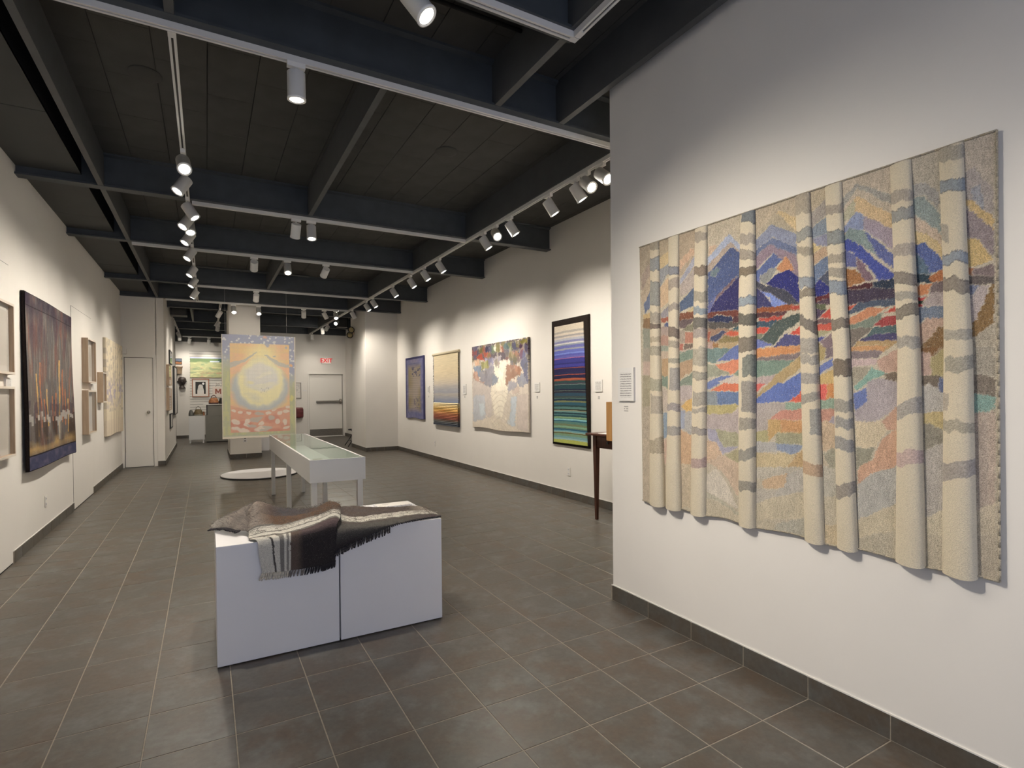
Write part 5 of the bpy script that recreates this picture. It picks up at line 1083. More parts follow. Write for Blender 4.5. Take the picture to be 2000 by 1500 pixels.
# ================================================================ HANGING TAPESTRY in the room
ht = empty('hanging_tapestry', (1.79, 8.0, 0.61))
tag(ht, 'sheer glowing sun tapestry with blue and green border hung from the ceiling', 'tapestry')
def ht_col(a, b, P):
    n = len(a); t = 1-b
    X = 80+940*a; Y = 105+1285*t                       # drawing units of the design
    wx = (fbm(a*14, b*18, 131)-0.5)*46; wy = (fbm(a*13, b*17, 132)-0.5)*46
    Xw, Yw = X+wx, Y+wy
    def blob(C, x, y, rx, ry, col, k=1.0, soft=0.3, rot=0.0):
        u = (Xw-x)*math.cos(rot)+(Yw-y)*math.sin(rot); v = -(Xw-x)*math.sin(rot)+(Yw-y)*math.cos(rot)
        return mixc(C, np.clip((1-np.sqrt((u/rx)**2+(v/ry)**2))/soft, 0, 1)*k, pc(*col))
    def poly(C, pts, col, k=1.0): return mixc(C, inpoly(Xw, Yw, pts)*k, pc(*col))
    # border: blue above, through grey, to green below
    C = np.tile(np.array(pc(166,166,122)), (n, 1))
    turn = np.where(X < 500, 560, 800)
    C = mixc(C, np.clip((turn+wy-Y)/160, 0, 1), pc(158,160,158)); bl = np.clip((turn-110+wy-Y)/120, 0, 1)
    C = mixc(C, bl, pc(140,142,166))
    iv_, dv_ = scatter(X/46, Y/40, 71)
    fl = (iv_ > 0.42) & (dv_ < 0.20+0.2*vn(X/9, Y/9, 72)); C = mixc(C, fl*np.clip(bl+0.05, 0, 1)*0.85, pc(204,202,192))
    C = mixc(C, (vn(X/26, Y/60, 74) > 0.6)*(1-bl)*0.45, pc(188,184,108)); C = mixc(C, (Y > 1345)*0.5, pc(160,164,142))
    C = blob(C, 960, 485, 28, 22, (216,158,96)); C = blob(C, 960, 900, 26, 40, (196,186,96))
    # field of sky, sun and red water
    F = np.tile(np.array(pc(216,176,112)), (n, 1))
    F = mixc(F, np.clip((fbm(a*4, b*20, 137)-0.46)*5, 0, 1)*0.8, pc(218,166,122))
    F = blob(F, 580, 330, 250, 190, (224,204,136), 0.95, 0.8); F = blob(F, 580, 470, 330, 190, (222,202,140), 0.9, 0.7)
    F = poly(F, [(170,520),(170,455),(340,395),(480,335),(515,320),(510,340),(420,395),(330,440),(250,500)], (174,168,158), 0.9)
    F = poly(F, [(180,540),(330,445),(420,405),(370,470),(280,540),(190,605)], (218,168,124), 0.9)
    F = poly(F, [(610,345),(700,385),(800,420),(940,470),(940,505),(820,485),(720,440),(650,390)], (174,168,158), 0.9)
    F = poly(F, [(700,440),(820,490),(940,520),(940,640),(860,560),(770,480)], (220,168,124), 0.9)
    F = mixc(F, np.clip((1-np.sqrt(((Xw-560)/405)**2+((Yw-760)/330)**2))/0.16, 0, 1)*np.clip((Yw-500)/160, 0, 1)*0.95, pc(166,172,172))
    F = blob(F, 570, 700, 330, 330, (210,202,166), 0.9, 0.22); F = blob(F, 570, 700, 300, 300, (221,208,152), 1.0, 0.12)
    F = blob(F, 580, 640, 250, 190, (204,198,186), 0.95, 0.25); F = blob(F, 570, 520, 180, 90, (206,198,182), 0.9, 0.4)
    F = blob(F, 610, 600, 150, 34, (214,206,180), 0.9, 0.5, -0.3); F = blob(F, 600, 735, 190, 44, (212,204,176), 0.9, 0.4, -0.12)
    F = blob(F, 690, 680, 120, 22, (196,192,190), 0.5, 0.7, -0.2); F = blob(F, 430, 690, 60, 26, (218,206,150), 0.8, 0.5)
    F = blob(F, 480, 880, 150, 60, (196,190,170), 0.6, 0.8, 0.5); F = blob(F, 380, 560, 90, 60, (198,192,176), 0.7, 0.7, -0.7)
    F = blob(F, 740, 365, 26, 16, (160,158,156), 0.8); F = blob(F, 905, 250, 18, 18, (160,158,168), 0.9)
    for k in range(9): F = blob(F, 560+(k % 5)*26, 770+(k//5)*24+(k % 3)*9, 9, 7, (150,148,130), 0.6)
    edge_ = 960+85*np.clip(1-((X-575)/420)**2, 0, 1)+wy*0.4
    L = np.tile(np.array(pc(206,140,108)), (n, 1)); L = mixc(L, np.clip((fbm(a*6, b*16, 141)-0.45)*5, 0, 1), pc(198,120,94)); L = mixc(L, np.clip((1060-Y)/60, 0, 1)*0.6, pc(216,164,120))
    for q in ((245,1192,62,30,.3),(390,1180,50,34,-.2),(410,1082,40,22,0),(215,1048,36,18,.4),(295,1062,34,20,.2),(556,1216,40,24,0),(575,1275,120,40,-.15),(765,1192,40,50,.4),(868,1196,36,44,.3),(885,1068,46,34,0),(800,1078,44,26,-.5),(330,1288,110,26,.2),(250,1268,60,22,0),(885,1272,50,26,-.3),(905,1000,30,24,0),(730,1046,40,20,-.3),(650,1086,44,24,0),(380,1225,44,30,.3)):
        L = blob(L, q[0], q[1], q[2], q[3], (208,190,170), 0.92, 0.25, q[4])
    for q in ((500,1158,90,34,-.2),(440,1236,60,24,.1),(690,1140,44,34,0),(540,1082,60,26,.1),(640,1262,70,30,.2),(600,1300,70,20,0)):
        L = blob(L, q[0], q[1], q[2], q[3], (170,164,150), 0.85, 0.3, q[4])
    low = np.clip((Y-edge_)/14, 0, 1); F = F*(1-low[:, None]) + L*low[:, None]
    inn = (X > 182) & (X < 937) & (Y > 212+wy*0.15) & (Y < 1318)
    C = np.where(inn[:, None], F, C)
    C = blob(C, 640, 220, 46, 26, (150,152,168), 0.9, 0.4); C = blob(C, 625, 128, 34, 18, (206,150,110), 0.9, 0.4)
    # fine squared grid of the sheer ground
    gr = ((np.mod(X, 17) < 3.2) | (np.mod(Y, 17) < 3.2)); C = mixc(C, gr*(0.12+0.14*(vn(X/120, Y/120, 77) > 0.45)), pc(156,158,150))
    C = mixc(C, np.full(n, 0.10), pc(190,186,178))
    return mixc(C, (a > 0.985) | (b < 0.02) | (a < 0.012), pc(196,184,164))
hs = sheet('printed_cloth', lambda a, b: np.stack([1.155+(2.425-1.155)*a, 7.985+0.006*np.sin(a*5+b*3), 0.618+(2.525-0.618)*b], 1), ht_col, 230, 330, M['finecloth'], None, (0, 0.012, 0)); keep(hs, ht)
for x in (1.22, 2.27):
    keep(MB().tube((x, 7.99, 2.52), (x, 7.99, ZB), 0.0014, n=6).build('wire', M['track']), ht)

# ================================================================ LIGHT TRACKS
ZT = ZB - 0.034
def track(p0, p1, label, z=ZB):
    (x0, y0), (x1, y1) = p0, p1
    r = empty('light_track', ((x0+x1)/2, (y0+y1)/2, z-0.034))
    L = max(abs(x1-x0), abs(y1-y0))/2; al = 'x' if abs(x1-x0) > abs(y1-y0) else 'y'
    prof = [(-0.019, 0.034), (-0.019, 0), (-0.006, 0), (-0.006, 0.018), (0.006, 0.018), (0.006, 0), (0.019, 0), (0.019, 0.034)]
    MB().prism(prof, al, -L, L).build('rail', M['track'], r)
    (MB().box(-L, L, -0.0058, 0.0058, 0.008, 0.0178) if al == 'x' else MB().box(-0.0058, 0.0058, -L, L, 0.008, 0.0178)).build('conductor_slot', M['slot'], r)
    m = MB()
    for s in (-1, 1):
        (m.box(s*L-0.05*(s > 0), s*L+0.05*(s < 0), -0.0195, 0.0195, -0.0006, 0.01) if al == 'x' else m.box(-0.0195, 0.0195, s*L-0.05*(s > 0), s*L+0.05*(s < 0), -0.0006, 0.01))
    m.build('end_feed', M['track'], r)
    return tag(r, label, 'light track', 'white light tracks under the ceiling beams')
track((-0.2, -0.43), (2.729, -0.43), 'white light track under the nearest beam, ending in a corner at the top')
track((2.711, -0.452), (2.711, -3.1), 'short white light track turning towards the viewer at the upper corner')
track((-0.2, 0.485), (4.6, 0.485), 'longest white light track crossing the room under the first full beam')
track((0.765, 0.506), (0.765, 9.76), 'long white light track running down the room past the left row of spotlights')
track((3.88, 0.506), (3.88, 15.1), 'long white light track running down the room in front of the right wall')
track((0.80, 3.385), (3.858, 3.385), 'white light track under the second full beam carrying a pair of spotlights')
track((0.09, 5.355), (3.858, 5.355), 'white light track under the third full beam carrying three spotlights')
track((0.79, 8.02), (3.858, 8.02), 'white light track under the fourth full beam carrying one spotlight')
track((0.2, 9.80), (3.858, 9.80), 'white light track under the beam level with the pillar front')
track((1.2, 9.83), (1.2, 13.4), 'short white light track left of the pillar')
track((0.185, 12.9), (0.185, 16.7), 'white light track hugging the hall wall towards the shop')
track((0.25, 17.0), (2.3, 17.0), 'white light track crossing above the shop slat wall', 3.34)

# ================================================================ SPOTLIGHTS
body_me = MB().lathe([(0.046, 0.032), (0.051, 0.028), (0.051, -0.112), (0.053, -0.114), (0.053, -0.124), (0.043, -0.124), (0.043, -0.116)], 28).mesh('body'); body_me.materials.append(M['lampwhite'])
bez_me = MB().lathe([(0.0435, -0.1165), (0.0435, -0.1235), (0.040, -0.1235), (0.040, -0.1165)], 24).mesh('bezel'); bez_me.materials.append(M['bezel'])
lens_on = MB().lathe([(0.040, -0.1170), (0.0395, -0.1200), (0.0001, -0.1215)], 24).mesh('lens'); lens_on.materials.append(M['lens'])
lens_of = lens_on.copy(); lens_of.materials.clear(); lens_of.materials.append(M['lensoff'])
stem_me = MB().tube((0, 0, -0.026), (0, 0, -0.072), 0.008, n=10).mesh('stem'); stem_me.materials.append(M['lampwhite'])
ad_x = MB().box(-0.05, 0.05, -0.0165, 0.0165, -0.028, 0.004).mesh('adapter'); ad_x.materials.append(M['lampwhite'])
ad_y = MB().box(-0.0165, 0.0165, -0.05, 0.05, -0.028, 0.004).mesh('adapter'); ad_y.materials.append(M['lampwhite'])
def spot(x, y, target, label, power=1.0, al='y', on=True, cone=105, zt=ZT):
    r = empty('track_spotlight', (x, y, zt))
    link('adapter', ad_x if al == 'x' else ad_y, None, r)
    link('stem', stem_me, None, r)
    piv = Vector((0, 0, -0.085))
    d = (Vector(target) - (Vector((x, y, zt)) + piv)).normalized()
    q = d.to_track_quat('-Z', 'Y')
    b = link('body', body_me, None, r, piv); b.rotation_mode = 'QUATERNION'; b.rotation_quaternion = q
    link('bezel', bez_me, None, b)
    link('lens', lens_on if on else lens_of, None, b)
    if on and power > 0:
        ld = bpy.data.lights.new('spot_light', 'SPOT'); ld.energy = LAMP*power; ld.color = WARM
        ld.spot_size = math.radians(cone); ld.spot_blend = 0.95; ld.shadow_soft_size = 0.04
        lo = bpy.data.objects.new('spot_light', ld); COL.objects.link(lo)
        lo.parent = r; lo.location = piv + d*0.128; lo.rotation_mode = 'QUATERNION'; lo.rotation_quaternion = q
    return tag(r, label, 'spotlight', 'white cylinder track spotlights')
ORD = ['first', 'second', 'third', 'fourth', 'fifth', 'sixth', 'seventh', 'eighth', 'ninth', 'tenth', 'eleventh', 'twelfth', 'thirteenth', 'fourteenth', 'fifteenth', 'sixteenth', 'seventeenth', 'eighteenth']
# near lamps, seen and added, on the corner track and the nearest beam
spot(1.77, -0.43, (3.33, -1.6, 0.6), 'white spotlight at the top edge shining at the birch tapestry', 0.55, 'x', cone=80)
spot(0.75, -0.43, (3.33, -1.3, 0.85), 'added white spotlight, unseen above the top edge, lighting the birch tapestry from afar', 2.3, 'x', cone=76)  # added lamp out of view, evens the light on the tapestry
spot(1.05, -0.43, (3.33, -0.7, 0.8), 'added white spotlight, unseen above the top edge, lighting the near wall corner', 1.3, 'x', cone=78)  # added out of view to brighten the near wall corner
spot(0.3, -0.43, (-0.5, 0.6, 0.9), 'added white spotlight, unseen above the top edge, aimed at the left wall', 1.0, 'x', cone=84)  # unseen lamp added to brighten the near left wall
spot(2.711, -2.2, (3.33, -3.2, 1.2), 'added white spotlight, unseen behind the viewer on the short turning track', 1.2, 'y', cone=84)  # extra lamp added out of frame, brightens the near wall
spot(1.39, 0.485, (1.45, 0.72, 0.6), 'white spotlight pointing straight down from the longest crossing track', 2.1, 'x', cone=64)
# left row
LR = [(2.07, (1.2, -1.2, 0.0), 0.5), (2.51, (-0.5, 1.9, 1.0), 1.0), (3.22, (2.6, 2.6, 0.3), 0.7), (3.62, (-0.5, 2.7, 1.4), 1.1), (3.80, (1.1, 2.2, 0.3), 0.5), (4.26, (-0.5, 3.6, 1.4), 1.1), (5.06, (-0.5, 4.4, 1.4), 1.2), (6.14, (-0.5, 5.6, 1.4), 1.1), (6.98, (-0.5, 6.6, 1.4), 1.1), (8.11, (-0.5, 8.2, 1.5), 1.3)]
for k, (y, t, p) in enumerate(LR):
    if t[0] < 0: t = (t[0], t[1], 1.05)
    spot(0.765, y, t, ORD[k] + ' spotlight from the front in the long left row down the room', p, 'y', cone=106)
# right row
RRW = [(0.75, (3.9, -2.0, 1.0), 0.25), (0.95, (3.6, -2.0, 0.8), 0.25), (1.10, (5.1, 1.3, 0.9), 1.1), (1.53, (5.1, 2.2, 1.5), 1.2), (2.28, (5.1, 2.4, 1.3), 0.8), (2.61, (2.9, -1.0, 0.6), 0.9), (2.91, (5.1, 3.8, 1.5), 1.2), (4.30, (5.1, 4.6, 1.5), 1.1), (4.90, (5.1, 5.2, 1.5), 1.1), (5.52, (5.1, 6.2, 1.5), 1.0), (6.45, (5.1, 7.0, 1.5), 1.1), (7.75, (5.1, 8.2, 1.5), 1.0), (8.25, (5.1, 8.9, 1.5), 1.0), (9.45, (4.9, 9.9, 1.6), 0.9), (11.1, (2.4, 8.0, 1.5), 0.9), (12.25, (3.0, 15.3, 1.2), 0.7), (13.0, (4.6, 15.3, 1.2), 0.7), (14.7, (4.0, 15.3, 0.8), 0.3)]
for k, (y, t, p) in enumerate(RRW):
    if 1.0 < y < 9.0 and t[0] > 5: t = (t[0], y - 0.5, 1.2)
    spot(3.88, y, t, ORD[k] + ' spotlight from the near wall in the long right row down the room', p, 'y', cone=106)
# heads on the cross tracks
spot(1.80, 3.385, (1.7, 5.6, 0.0), 'spotlight seen from behind, left one of the pair on the second beam', 1.0, 'x', cone=86)
spot(1.96, 3.385, (1.95, 2.9, 0.6), 'downward spotlight, right one of the pair on the second beam', 0.9, 'x', cone=95)
spot(1.52, 5.355, (1.6, 7.9, 1.5), 'spotlight over the display case, leftmost of three on the third beam', 1.1, 'x', cone=90)
spot(1.96, 5.355, (1.9, 3.8, 0.5), 'bright downward spotlight, middle of three on the third beam', 0.9, 'x', cone=95)
spot(2.50, 5.355, (2.0, 7.9, 1.5), 'spotlight tilted away, rightmost of three on the third beam', 1.1, 'x', cone=90)
spot(1.75, 8.02, (1.75, 10.3, 1.4), 'lone spotlight on the fourth beam above the hanging tapestry', 0.8, 'x')
spot(1.44, 9.80, (1.6, 7.6, 0.4), 'glaring spotlight in front of the pillar, left one', 0.9, 'x')
spot(1.93, 9.80, (1.95, 7.8, 0.6), 'glaring spotlight in front of the pillar, right one', 0.9, 'x')
spot(2.87, 9.80, (3.2, 12.0, 0.6), 'spotlight turned to the back, right of the hanging wire', 0.9, 'x')
spot(3.32, 9.80, (4.3, 10.1, 1.6), 'spotlight turned sideways between the hanging wire and the long right row', 0.9, 'x')
spot(3.58, 9.80, (3.4, 7.5, 0.3), 'bright spotlight next to the crossing of the pillar beam and the right row', 0.8, 'x')
spot(1.2, 10.55, (0.2, 11.6, 1.5), 'spotlight seen from the side left of the pillar, nearest on the short track', 1.0)
spot(1.2, 12.4, (0.2, 12.6, 1.5), 'spotlight left of the pillar, middle on the short track', 1.0)
spot(1.2, 13.3, (0.9, 15.2, 0.7), 'spotlight left of the pillar, farthest on the short track', 1.1)
spot(0.185, 15.6, (0.8, 17.3, 1.8), 'glaring spotlight above the hall wall end, front one', 0.7)
spot(0.185, 16.5, (0.2, 17.3, 1.8), 'glaring spotlight above the hall wall end, rear one', 0.25)
spot(0.45, 17.0, (0.1, 17.35, 1.6), 'small spotlight above the shop wall, left of three', 0.2, 'x', zt=3.306)
spot(1.0, 17.0, (0.9, 17.35, 1.2), 'small spotlight above the shop wall, centre of three', 0.4, 'x', zt=3.306)
spot(1.45, 17.0, (1.4, 14.5, 0.3), 'small spotlight above the shop wall, right of three and facing the room', 0.8, 'x', zt=3.306)

# ================================================================ FAR END: EXIT, SHOP
ex = empty('exit_sign', (4.44, 15.4, 2.53))
MB().box(-0.15, 0.15, -0.03, 0, -0.1, 0.1).build('housing', M['track'], ex, bevel=0.004)
MB().box(-0.143, 0.143, -0.0325, -0.03, -0.093, 0.093).build('lit_face', emit('exit_face', (0.8, 0.66, 0.6), 0.22), ex)
cu = bpy.data.curves.new('letters', 'FONT'); cu.body = 'EXIT'; cu.size = 0.19; cu.align_x = 'CENTER'; cu.align_y = 'CENTER'; cu.extrude = 0.002; cu.offset = 0.004
tmp = bpy.data.objects.new('letters_curve', cu); COL.objects.link(tmp)
me = bpy.data.meshes.new_from_object(tmp.evaluated_get(bpy.context.evaluated_depsgraph_get()))
bpy.data.objects.remove(tmp, do_unlink=True)
me.materials.clear(); me.materials.append(emit('exit_letters', (0.55, 0.008, 0.015), 0.5))
lt = link('letters', me, None, ex, (0, -0.0345, 0)); lt.rotation_euler = (PI/2, 0, 0)
tag(ex, 'red and white EXIT sign above the push-bar door', 'sign')
el = empty('emergency_light', (4.33, 11.2, 3.05))
MB().box(-0.02, 0.0, -0.10, 0.10, -0.08, 0.02).build('bracket', M['maple'], el)
M['cream_plastic'] = simple('aged_cream_plastic', pc(170,150,90), 0.5)
for dy, dz in ((-0.06, 0.03), (0.09, -0.09)):
    hd = MB().lathe([(0.03, 0.03), (0.07, -0.02), (0.08, -0.06), (0.08, -0.075), (0.001, -0.07)], 22, 'y', (-0.09, dy, dz)).build('lamp_head', M['cream_plastic'], el)
    MB().lathe([(0.084, -0.06), (0.084, -0.082), (0.066, -0.082), (0.066, -0.06)], 22, 'y', (-0.09, dy, dz)).build('ring', M['black'], hd)
tag(el, 'cream twin-head emergency light high on the column edge', 'emergency light')
sb = empty('speaker_box', (4.35, 12.6, 3.38))
MB().box(-0.14, 0.14, -0.12, 0.12, -0.06, 0.3).build('cabinet', M['black'], sb, bevel=0.01)
MB().box(-0.12, 0.12, -0.125, -0.118, -0.04, 0.26).build('grille', M['panel'], sb)
tag(sb, 'black loudspeaker under the ceiling behind the right row of spotlights', 'speaker')
sb = empty('speaker_box', (0.32, 12.1, 3.36))
MB().box(-0.14, 0.2, -0.2, 0.2, -0.02, 0.32).build('cabinet', M['black'], sb, bevel=0.01)
MB().box(-0.12, 0.18, -0.206, -0.198, 0.0, 0.3).build('grille', M['panel'], sb)
tag(sb, 'black box under the ceiling where the hall wall meets the beams', 'speaker')
vt = empty('ceiling_vent', (2.68, 15.4, 3.49))
MB().box(-0.22, 0.22, -0.06, 0, -0.1, 0.1).build('casing', M['black'], vt)
for k in range(5): MB().box(-0.21, 0.21, -0.066, -0.058, -0.09+k*0.038, -0.07+k*0.038).build('louvre', M['soffit'], vt)
tag(vt, 'black louvred vent high on the back wall right of the pillar', 'vent')
# framed print and red bag left of the exit door
def framed_x(name, x0, x1, z0, z1, y, label, paint, bar=0.02, mount=0.04, fmat=None, depth=0.03, mats=None):
    r = empty(name, ((x0+x1)/2, y, (z0+z1)/2)); hx, hz = (x1-x0)/2, (z1-z0)/2
    f = MB(); f.box(-hx, -hx+bar, -depth, 0, -hz, hz); f.box(hx-bar, hx, -depth, 0, -hz, hz); f.box(-hx+bar, hx-bar, -depth, 0, -hz, -hz+bar); f.box(-hx+bar, hx-bar, -depth, 0, hz-bar, hz)
    f.build('frame', fmat or M['maple'], r)
    MB().box(-hx+bar, hx-bar, -depth*0.5, 0, -hz+bar, hz-bar).build('mount', mats or M['mat_board'], r)
    m = bar+mount; yy = -depth*0.5-0.002
    p = sheet('picture', lambda a, b: np.stack([-hx+m+(2*hx-2*m)*a, a*0+yy, -hz+m+(2*hz-2*m)*b], 1), paint, 60, 60, M['print'], None); p.parent = r
    return tag(r, label, 'picture')
def sketch(a, b, P):
    C = np.tile(np.array(pc(200,192,182)), (len(a), 1))
    return mixc(C, (fbm(a*6, b*9, 201) > 0.58)*0.4, pc(150,145,140))
framed_x('framed_print', 3.05, 3.635, 1.285, 1.80, 15.4, 'grey framed drawing on the back wall left of the exit door', sketch, 0.022, 0.03, M['steel'])
lb_ = MB().box(3.69, 3.80, 15.392, 15.4, 1.52, 1.56).build('wall_label', M['plinth']); tag(lb_, 'small white card between the grey framed drawing and the exit door', 'label')
rb = empty('red_bag', (3.52, 15.4, 0.66))
M['redleather'] = simple('dark_red_leather', pc(110,40,42,k=1.0), 0.4, noise=0.3, scale=6)
MB().lathe([(0.001, 0.0), (0.15, 0.0), (0.165, 0.05), (0.165, 0.27), (0.14, 0.33), (0.001, 0.335)], 26, c=(0, -0.10, 0), sy=0.55).build('pouch', M['redleather'], rb)
MB().box(-0.14, 0.14, -0.2, -0.17, 0.16, 0.3).build('flap', M['redleather'], rb, bevel=0.01)
tag(rb, 'dark red leather bag hanging on the wall beside the exit door', 'bag')
wp = empty('low_plinth', (2.16, 11.9, 0)); MB().box(-0.145, 0.145, -0.14, 0.14, 0, 1.0).build('body', M['plinth'], wp, bevel=0.003)
MB().box(-0.15, 0.15, -0.145, 0.145, 1.0, 1.012).build('cap', M['plinth'], wp); tag(wp, 'white plinth standing behind the right side of the pillar', 'plinth')
# folding chair behind the column
ch = empty('folding_chair', (4.50, 11.75, 0))
MB().lathe([(0.001, 0.0), (0.20, 0.0), (0.21, 0.015), (0.20, 0.03), (0.001, 0.034)], 26, c=(0, 0, 0.43), sy=0.95).build('seat', M['black'], ch)
for y in (-0.19, 0.19):
    MB().path([(-0.26, y, 0.0), (0.06, y, 0.46), (0.20, y, 0.86)], 0.011).build('leg', M['black'], ch)
    MB().path([(0.26, y, 0.0), (-0.10, y, 0.44)], 0.011).build('leg', M['black'], ch)
MB().tube((-0.16, -0.19, 0.15), (-0.16, 0.19, 0.15), 0.008).build('stretcher', M['black'], ch)
MB().tube((0.16, -0.19, 0.13), (0.16, 0.19, 0.13), 0.008).build('stretcher', M['black'], ch)
MB().box(0.16, 0.20, -0.2, 0.2, 0.66, 0.86).build('backrest', M['black'], ch, bevel=0.01)
tag(ch, 'black folding chair half hidden behind the white column', 'chair')

# --- hall wall works (seen at a sharp angle)
def stripes(c1, c2, k):
    def f(a, b, P):
        C = np.tile(np.array(pc(*c1)), (len(a), 1)); return mixc(C, (np.mod(b*k, 1) < 0.45)*(np.abs(a-0.5) < 0.3), pc(*c2))
    return f
framed('hall_picture', 0.16, 11.3, 12.2, 2.15, 2.46, 1, 0.03, 'upper dark edged picture on the hall wall', stripes((170,160,140), (150,140,120), 6), side=M['black'])
framed('hall_picture', 0.16, 10.35, 11.2, 1.64, 2.08, 1, 0.06, 'upper pale wood box frame on the hall wall beside the door corner', pale(8))
framed('hall_picture', 0.16, 10.3, 11.15, 1.10, 1.58, 1, 0.06, 'lower pale wood box frame on the hall wall beside the door corner', stripes((196,186,170), (230,226,215), 9))
framed('hall_picture', 0.16, 12.75, 14.05, 0.93, 2.16, 1, 0.05, 'large dark framed striped picture on the far part of the hall wall', stripes((120,96,90), (196,180,172), 22), side=M['black'], mount=0.08, mats=simple('maroon_mat', pc(110,80,78), 0.8))
framed('hall_picture', 0.16, 11.3, 12.1, 0.66, 1.0, 1, 0.03, 'lower dark edged picture on the hall wall near the floor', stripes((176,166,146), (150,140,122), 5), side=M['black'])
label_card(0.16, 10.6, 10.95, 1.60, 1.63, 1, 'tiny card between the two pale wood frames on the hall wall', 0.02)

# --- shop back wall
sw = empty('slat_wall', (1.05, YB, 0.85))
MB().box(-0.62, 1.2, -0.012, 0, 0.0, 2.04).build('back_board', M['bezel'], sw)
for k in range(23): MB().box(-0.62, 1.2, -0.03, -0.012, 0.004+k*0.0885, 0.078+k*0.0885).build('slat', M['trimwhite'], sw)
MB().box(-0.64, 1.2, -0.035, 0, 2.04, 2.06).build('top_trim', M['trimwhite'], sw)
tag(sw, 'white slat wall at the back of the shop', 'slat wall')
def meadow(a, b, P):
    n = len(a); C = np.tile(np.array(pc(176,178,120)), (n, 1))
    C = mixc(C, np.clip((fbm(a*9, b*14, 211)-0.45)*4, 0, 1)*0.8, pc(206,204,140)); C = mixc(C, np.clip((fbm(a*7, b*9, 213)-0.55)*5, 0, 1)*(b < 0.5)*0.8, pc(190,150,110))
    C = mixc(C, np.clip((fbm(a*10, b*12, 215)-0.55)*5, 0, 1)*0.7, pc(120,150,110))
    C = mixc(C, np.clip((b-0.68-0.08*fbm(a*4, b*0, 3))*14, 0, 1), pc(110,136,84)); C = mixc(C, ((a-0.75)**2*3+(b-0.85)**2*2 < 0.014), pc(66,104,86))
    C = mixc(C, (np.abs(b-0.80) < 0.03)*(np.abs(a-0.6) < 0.12), pc(190,200,210))
    return mixc(C, (b > 0.945), pc(176,180,206))
lc = sheet('meadow_canvas', lambda a, b: np.stack([0.445+1.2*a, a*0+YB-0.065, 2.005+0.675*b], 1), meadow, 120, 80, M['print'], None, (0, 0.034, 0))
tag(lc, 'bright green and yellow meadow landscape print high on the slat wall', 'picture')
def penguin(a, b, P):
    n = len(a); C = np.tile(np.array(pc(34,34,34,k=1.0)), (n, 1))
    m = ((np.abs(a-0.5) < 0.17+0.16*np.clip((0.75-b)/0.5, 0, 1)) & (b < 0.62)) | (((a-0.5)/0.24)**2+((b-0.58)/0.2)**2 < 1)
    C = mixc(C, m, pc(196,190,182)); C = mixc(C, m & (np.abs(np.mod(b*9+0.5*np.sin(a*14), 1)-0.5) < 0.07) & (b > 0.3) & (b < 0.7), pc(120,116,112))
    return mixc(C, ((a-0.77)/0.11)**2+((b-0.85)/0.09)**2 < 1, pc(214,212,206))
framed_x('framed_print', 0.49, 0.99, 1.365, 1.965, YB-0.03, 'wood framed print of a pale figure under a moon on black', penguin, 0.025, 0.075, wood('red_brown_frame', pc(150,92,62), pc(168,108,76)))
tt = empty('tote_bag', (1.26, YB-0.03, 1.34))
MB().box(-0.17, 0.17, -0.02, 0, 0, 0.36).build('cloth_panel', simple('cream_canvas', pc(206,190,176), 0.9), tt, bevel=0.006)
MB().path([(-0.08, -0.012, 0.35), (-0.07, -0.014, 0.45), (0, -0.014, 0.49), (0.07, -0.014, 0.45), (0.08, -0.012, 0.35)], 0.008).build('handle', simple('canvas_handle', pc(200,186,172), 0.9), tt)
lm = MB().prism([(-0.09,0.12),(-0.09,0.29),(-0.045,0.29),(0,0.2),(0.045,0.29),(0.09,0.29),(0.09,0.12),(0.05,0.12),(0.05,0.21),(0.0,0.13),(-0.05,0.21),(-0.05,0.12)], 'y', -0.0225, -0.02).build('printed_m', simple('terracotta_print', pc(150,80,62), 0.8), tt)
tag(tt, 'cream tote bag with a terracotta M hanging on the slat wall', 'bag')
def dusk(a, b, P):
    C = np.tile(np.array(pc(96,110,132)), (len(a), 1)); C = mixc(C, (b < 0.42), pc(170,104,44)); return mixc(C, np.abs(b-0.45-0.05*np.sin(a*7)) < 0.07, pc(36,38,44))
framed_x('small_landscape', 0.02, 0.21, 2.445, 2.63, YB, 'tiny dusk landscape with orange field at the top of the shop corner', dusk, 0.008, 0.0, M['black'])
bs = empty('clay_vessel', (0.125, YB, 2.11))
MB().lathe([(0.001, 0), (0.07, 0.0), (0.085, 0.03), (0.095, 0.22), (0.108, 0.225), (0.108, 0.252), (0.001, 0.252)], 24, c=(0, -0.06, 0), sy=0.55).build('body', simple('tan_clay', pc(160,134,104), 0.8, noise=0.15, scale=30), bs)
MB().lathe([(0.11, 0.235), (0.11, 0.256), (0.098, 0.256), (0.098, 0.235)], 24, c=(0, -0.06, 0), sy=0.55).build('rim', simple('tan_clay_rim', pc(140,110,80), 0.8), bs)
tag(bs, 'tan wall pocket hanging under the tiny dusk landscape', 'vessel')
hd = empty('head_sculpture', (0.21, YB, 1.65))
M['bronze'] = simple('dark_bronze', pc(58,46,40,k=1.0), 0.45, noise=0.3, scale=30)
MB().lathe([(0.001, 0.0), (0.10, 0.0), (0.095, 0.02), (0.06, 0.06), (0.055, 0.10), (0.075, 0.13), (0.10, 0.17), (0.118, 0.23), (0.118, 0.29), (0.095, 0.35), (0.05, 0.378), (0.001, 0.384)], 26, c=(0, -0.05, 0), sy=0.85).build('face', M['bronze'], hd)
MB().lathe([(0.001, 0.034), (0.014, 0.03), (0.02, 0.0)], 10, c=(0, -0.155, 0.20)).build('nose', M['bronze'], hd)
for sx in (-1, 1): MB().lathe([(0.001, 0.012), (0.02, 0.008), (0.026, -0.012), (0.001, -0.03)], 10, c=(sx*0.115, -0.05, 0.24)).build('ear', M['bronze'], hd)
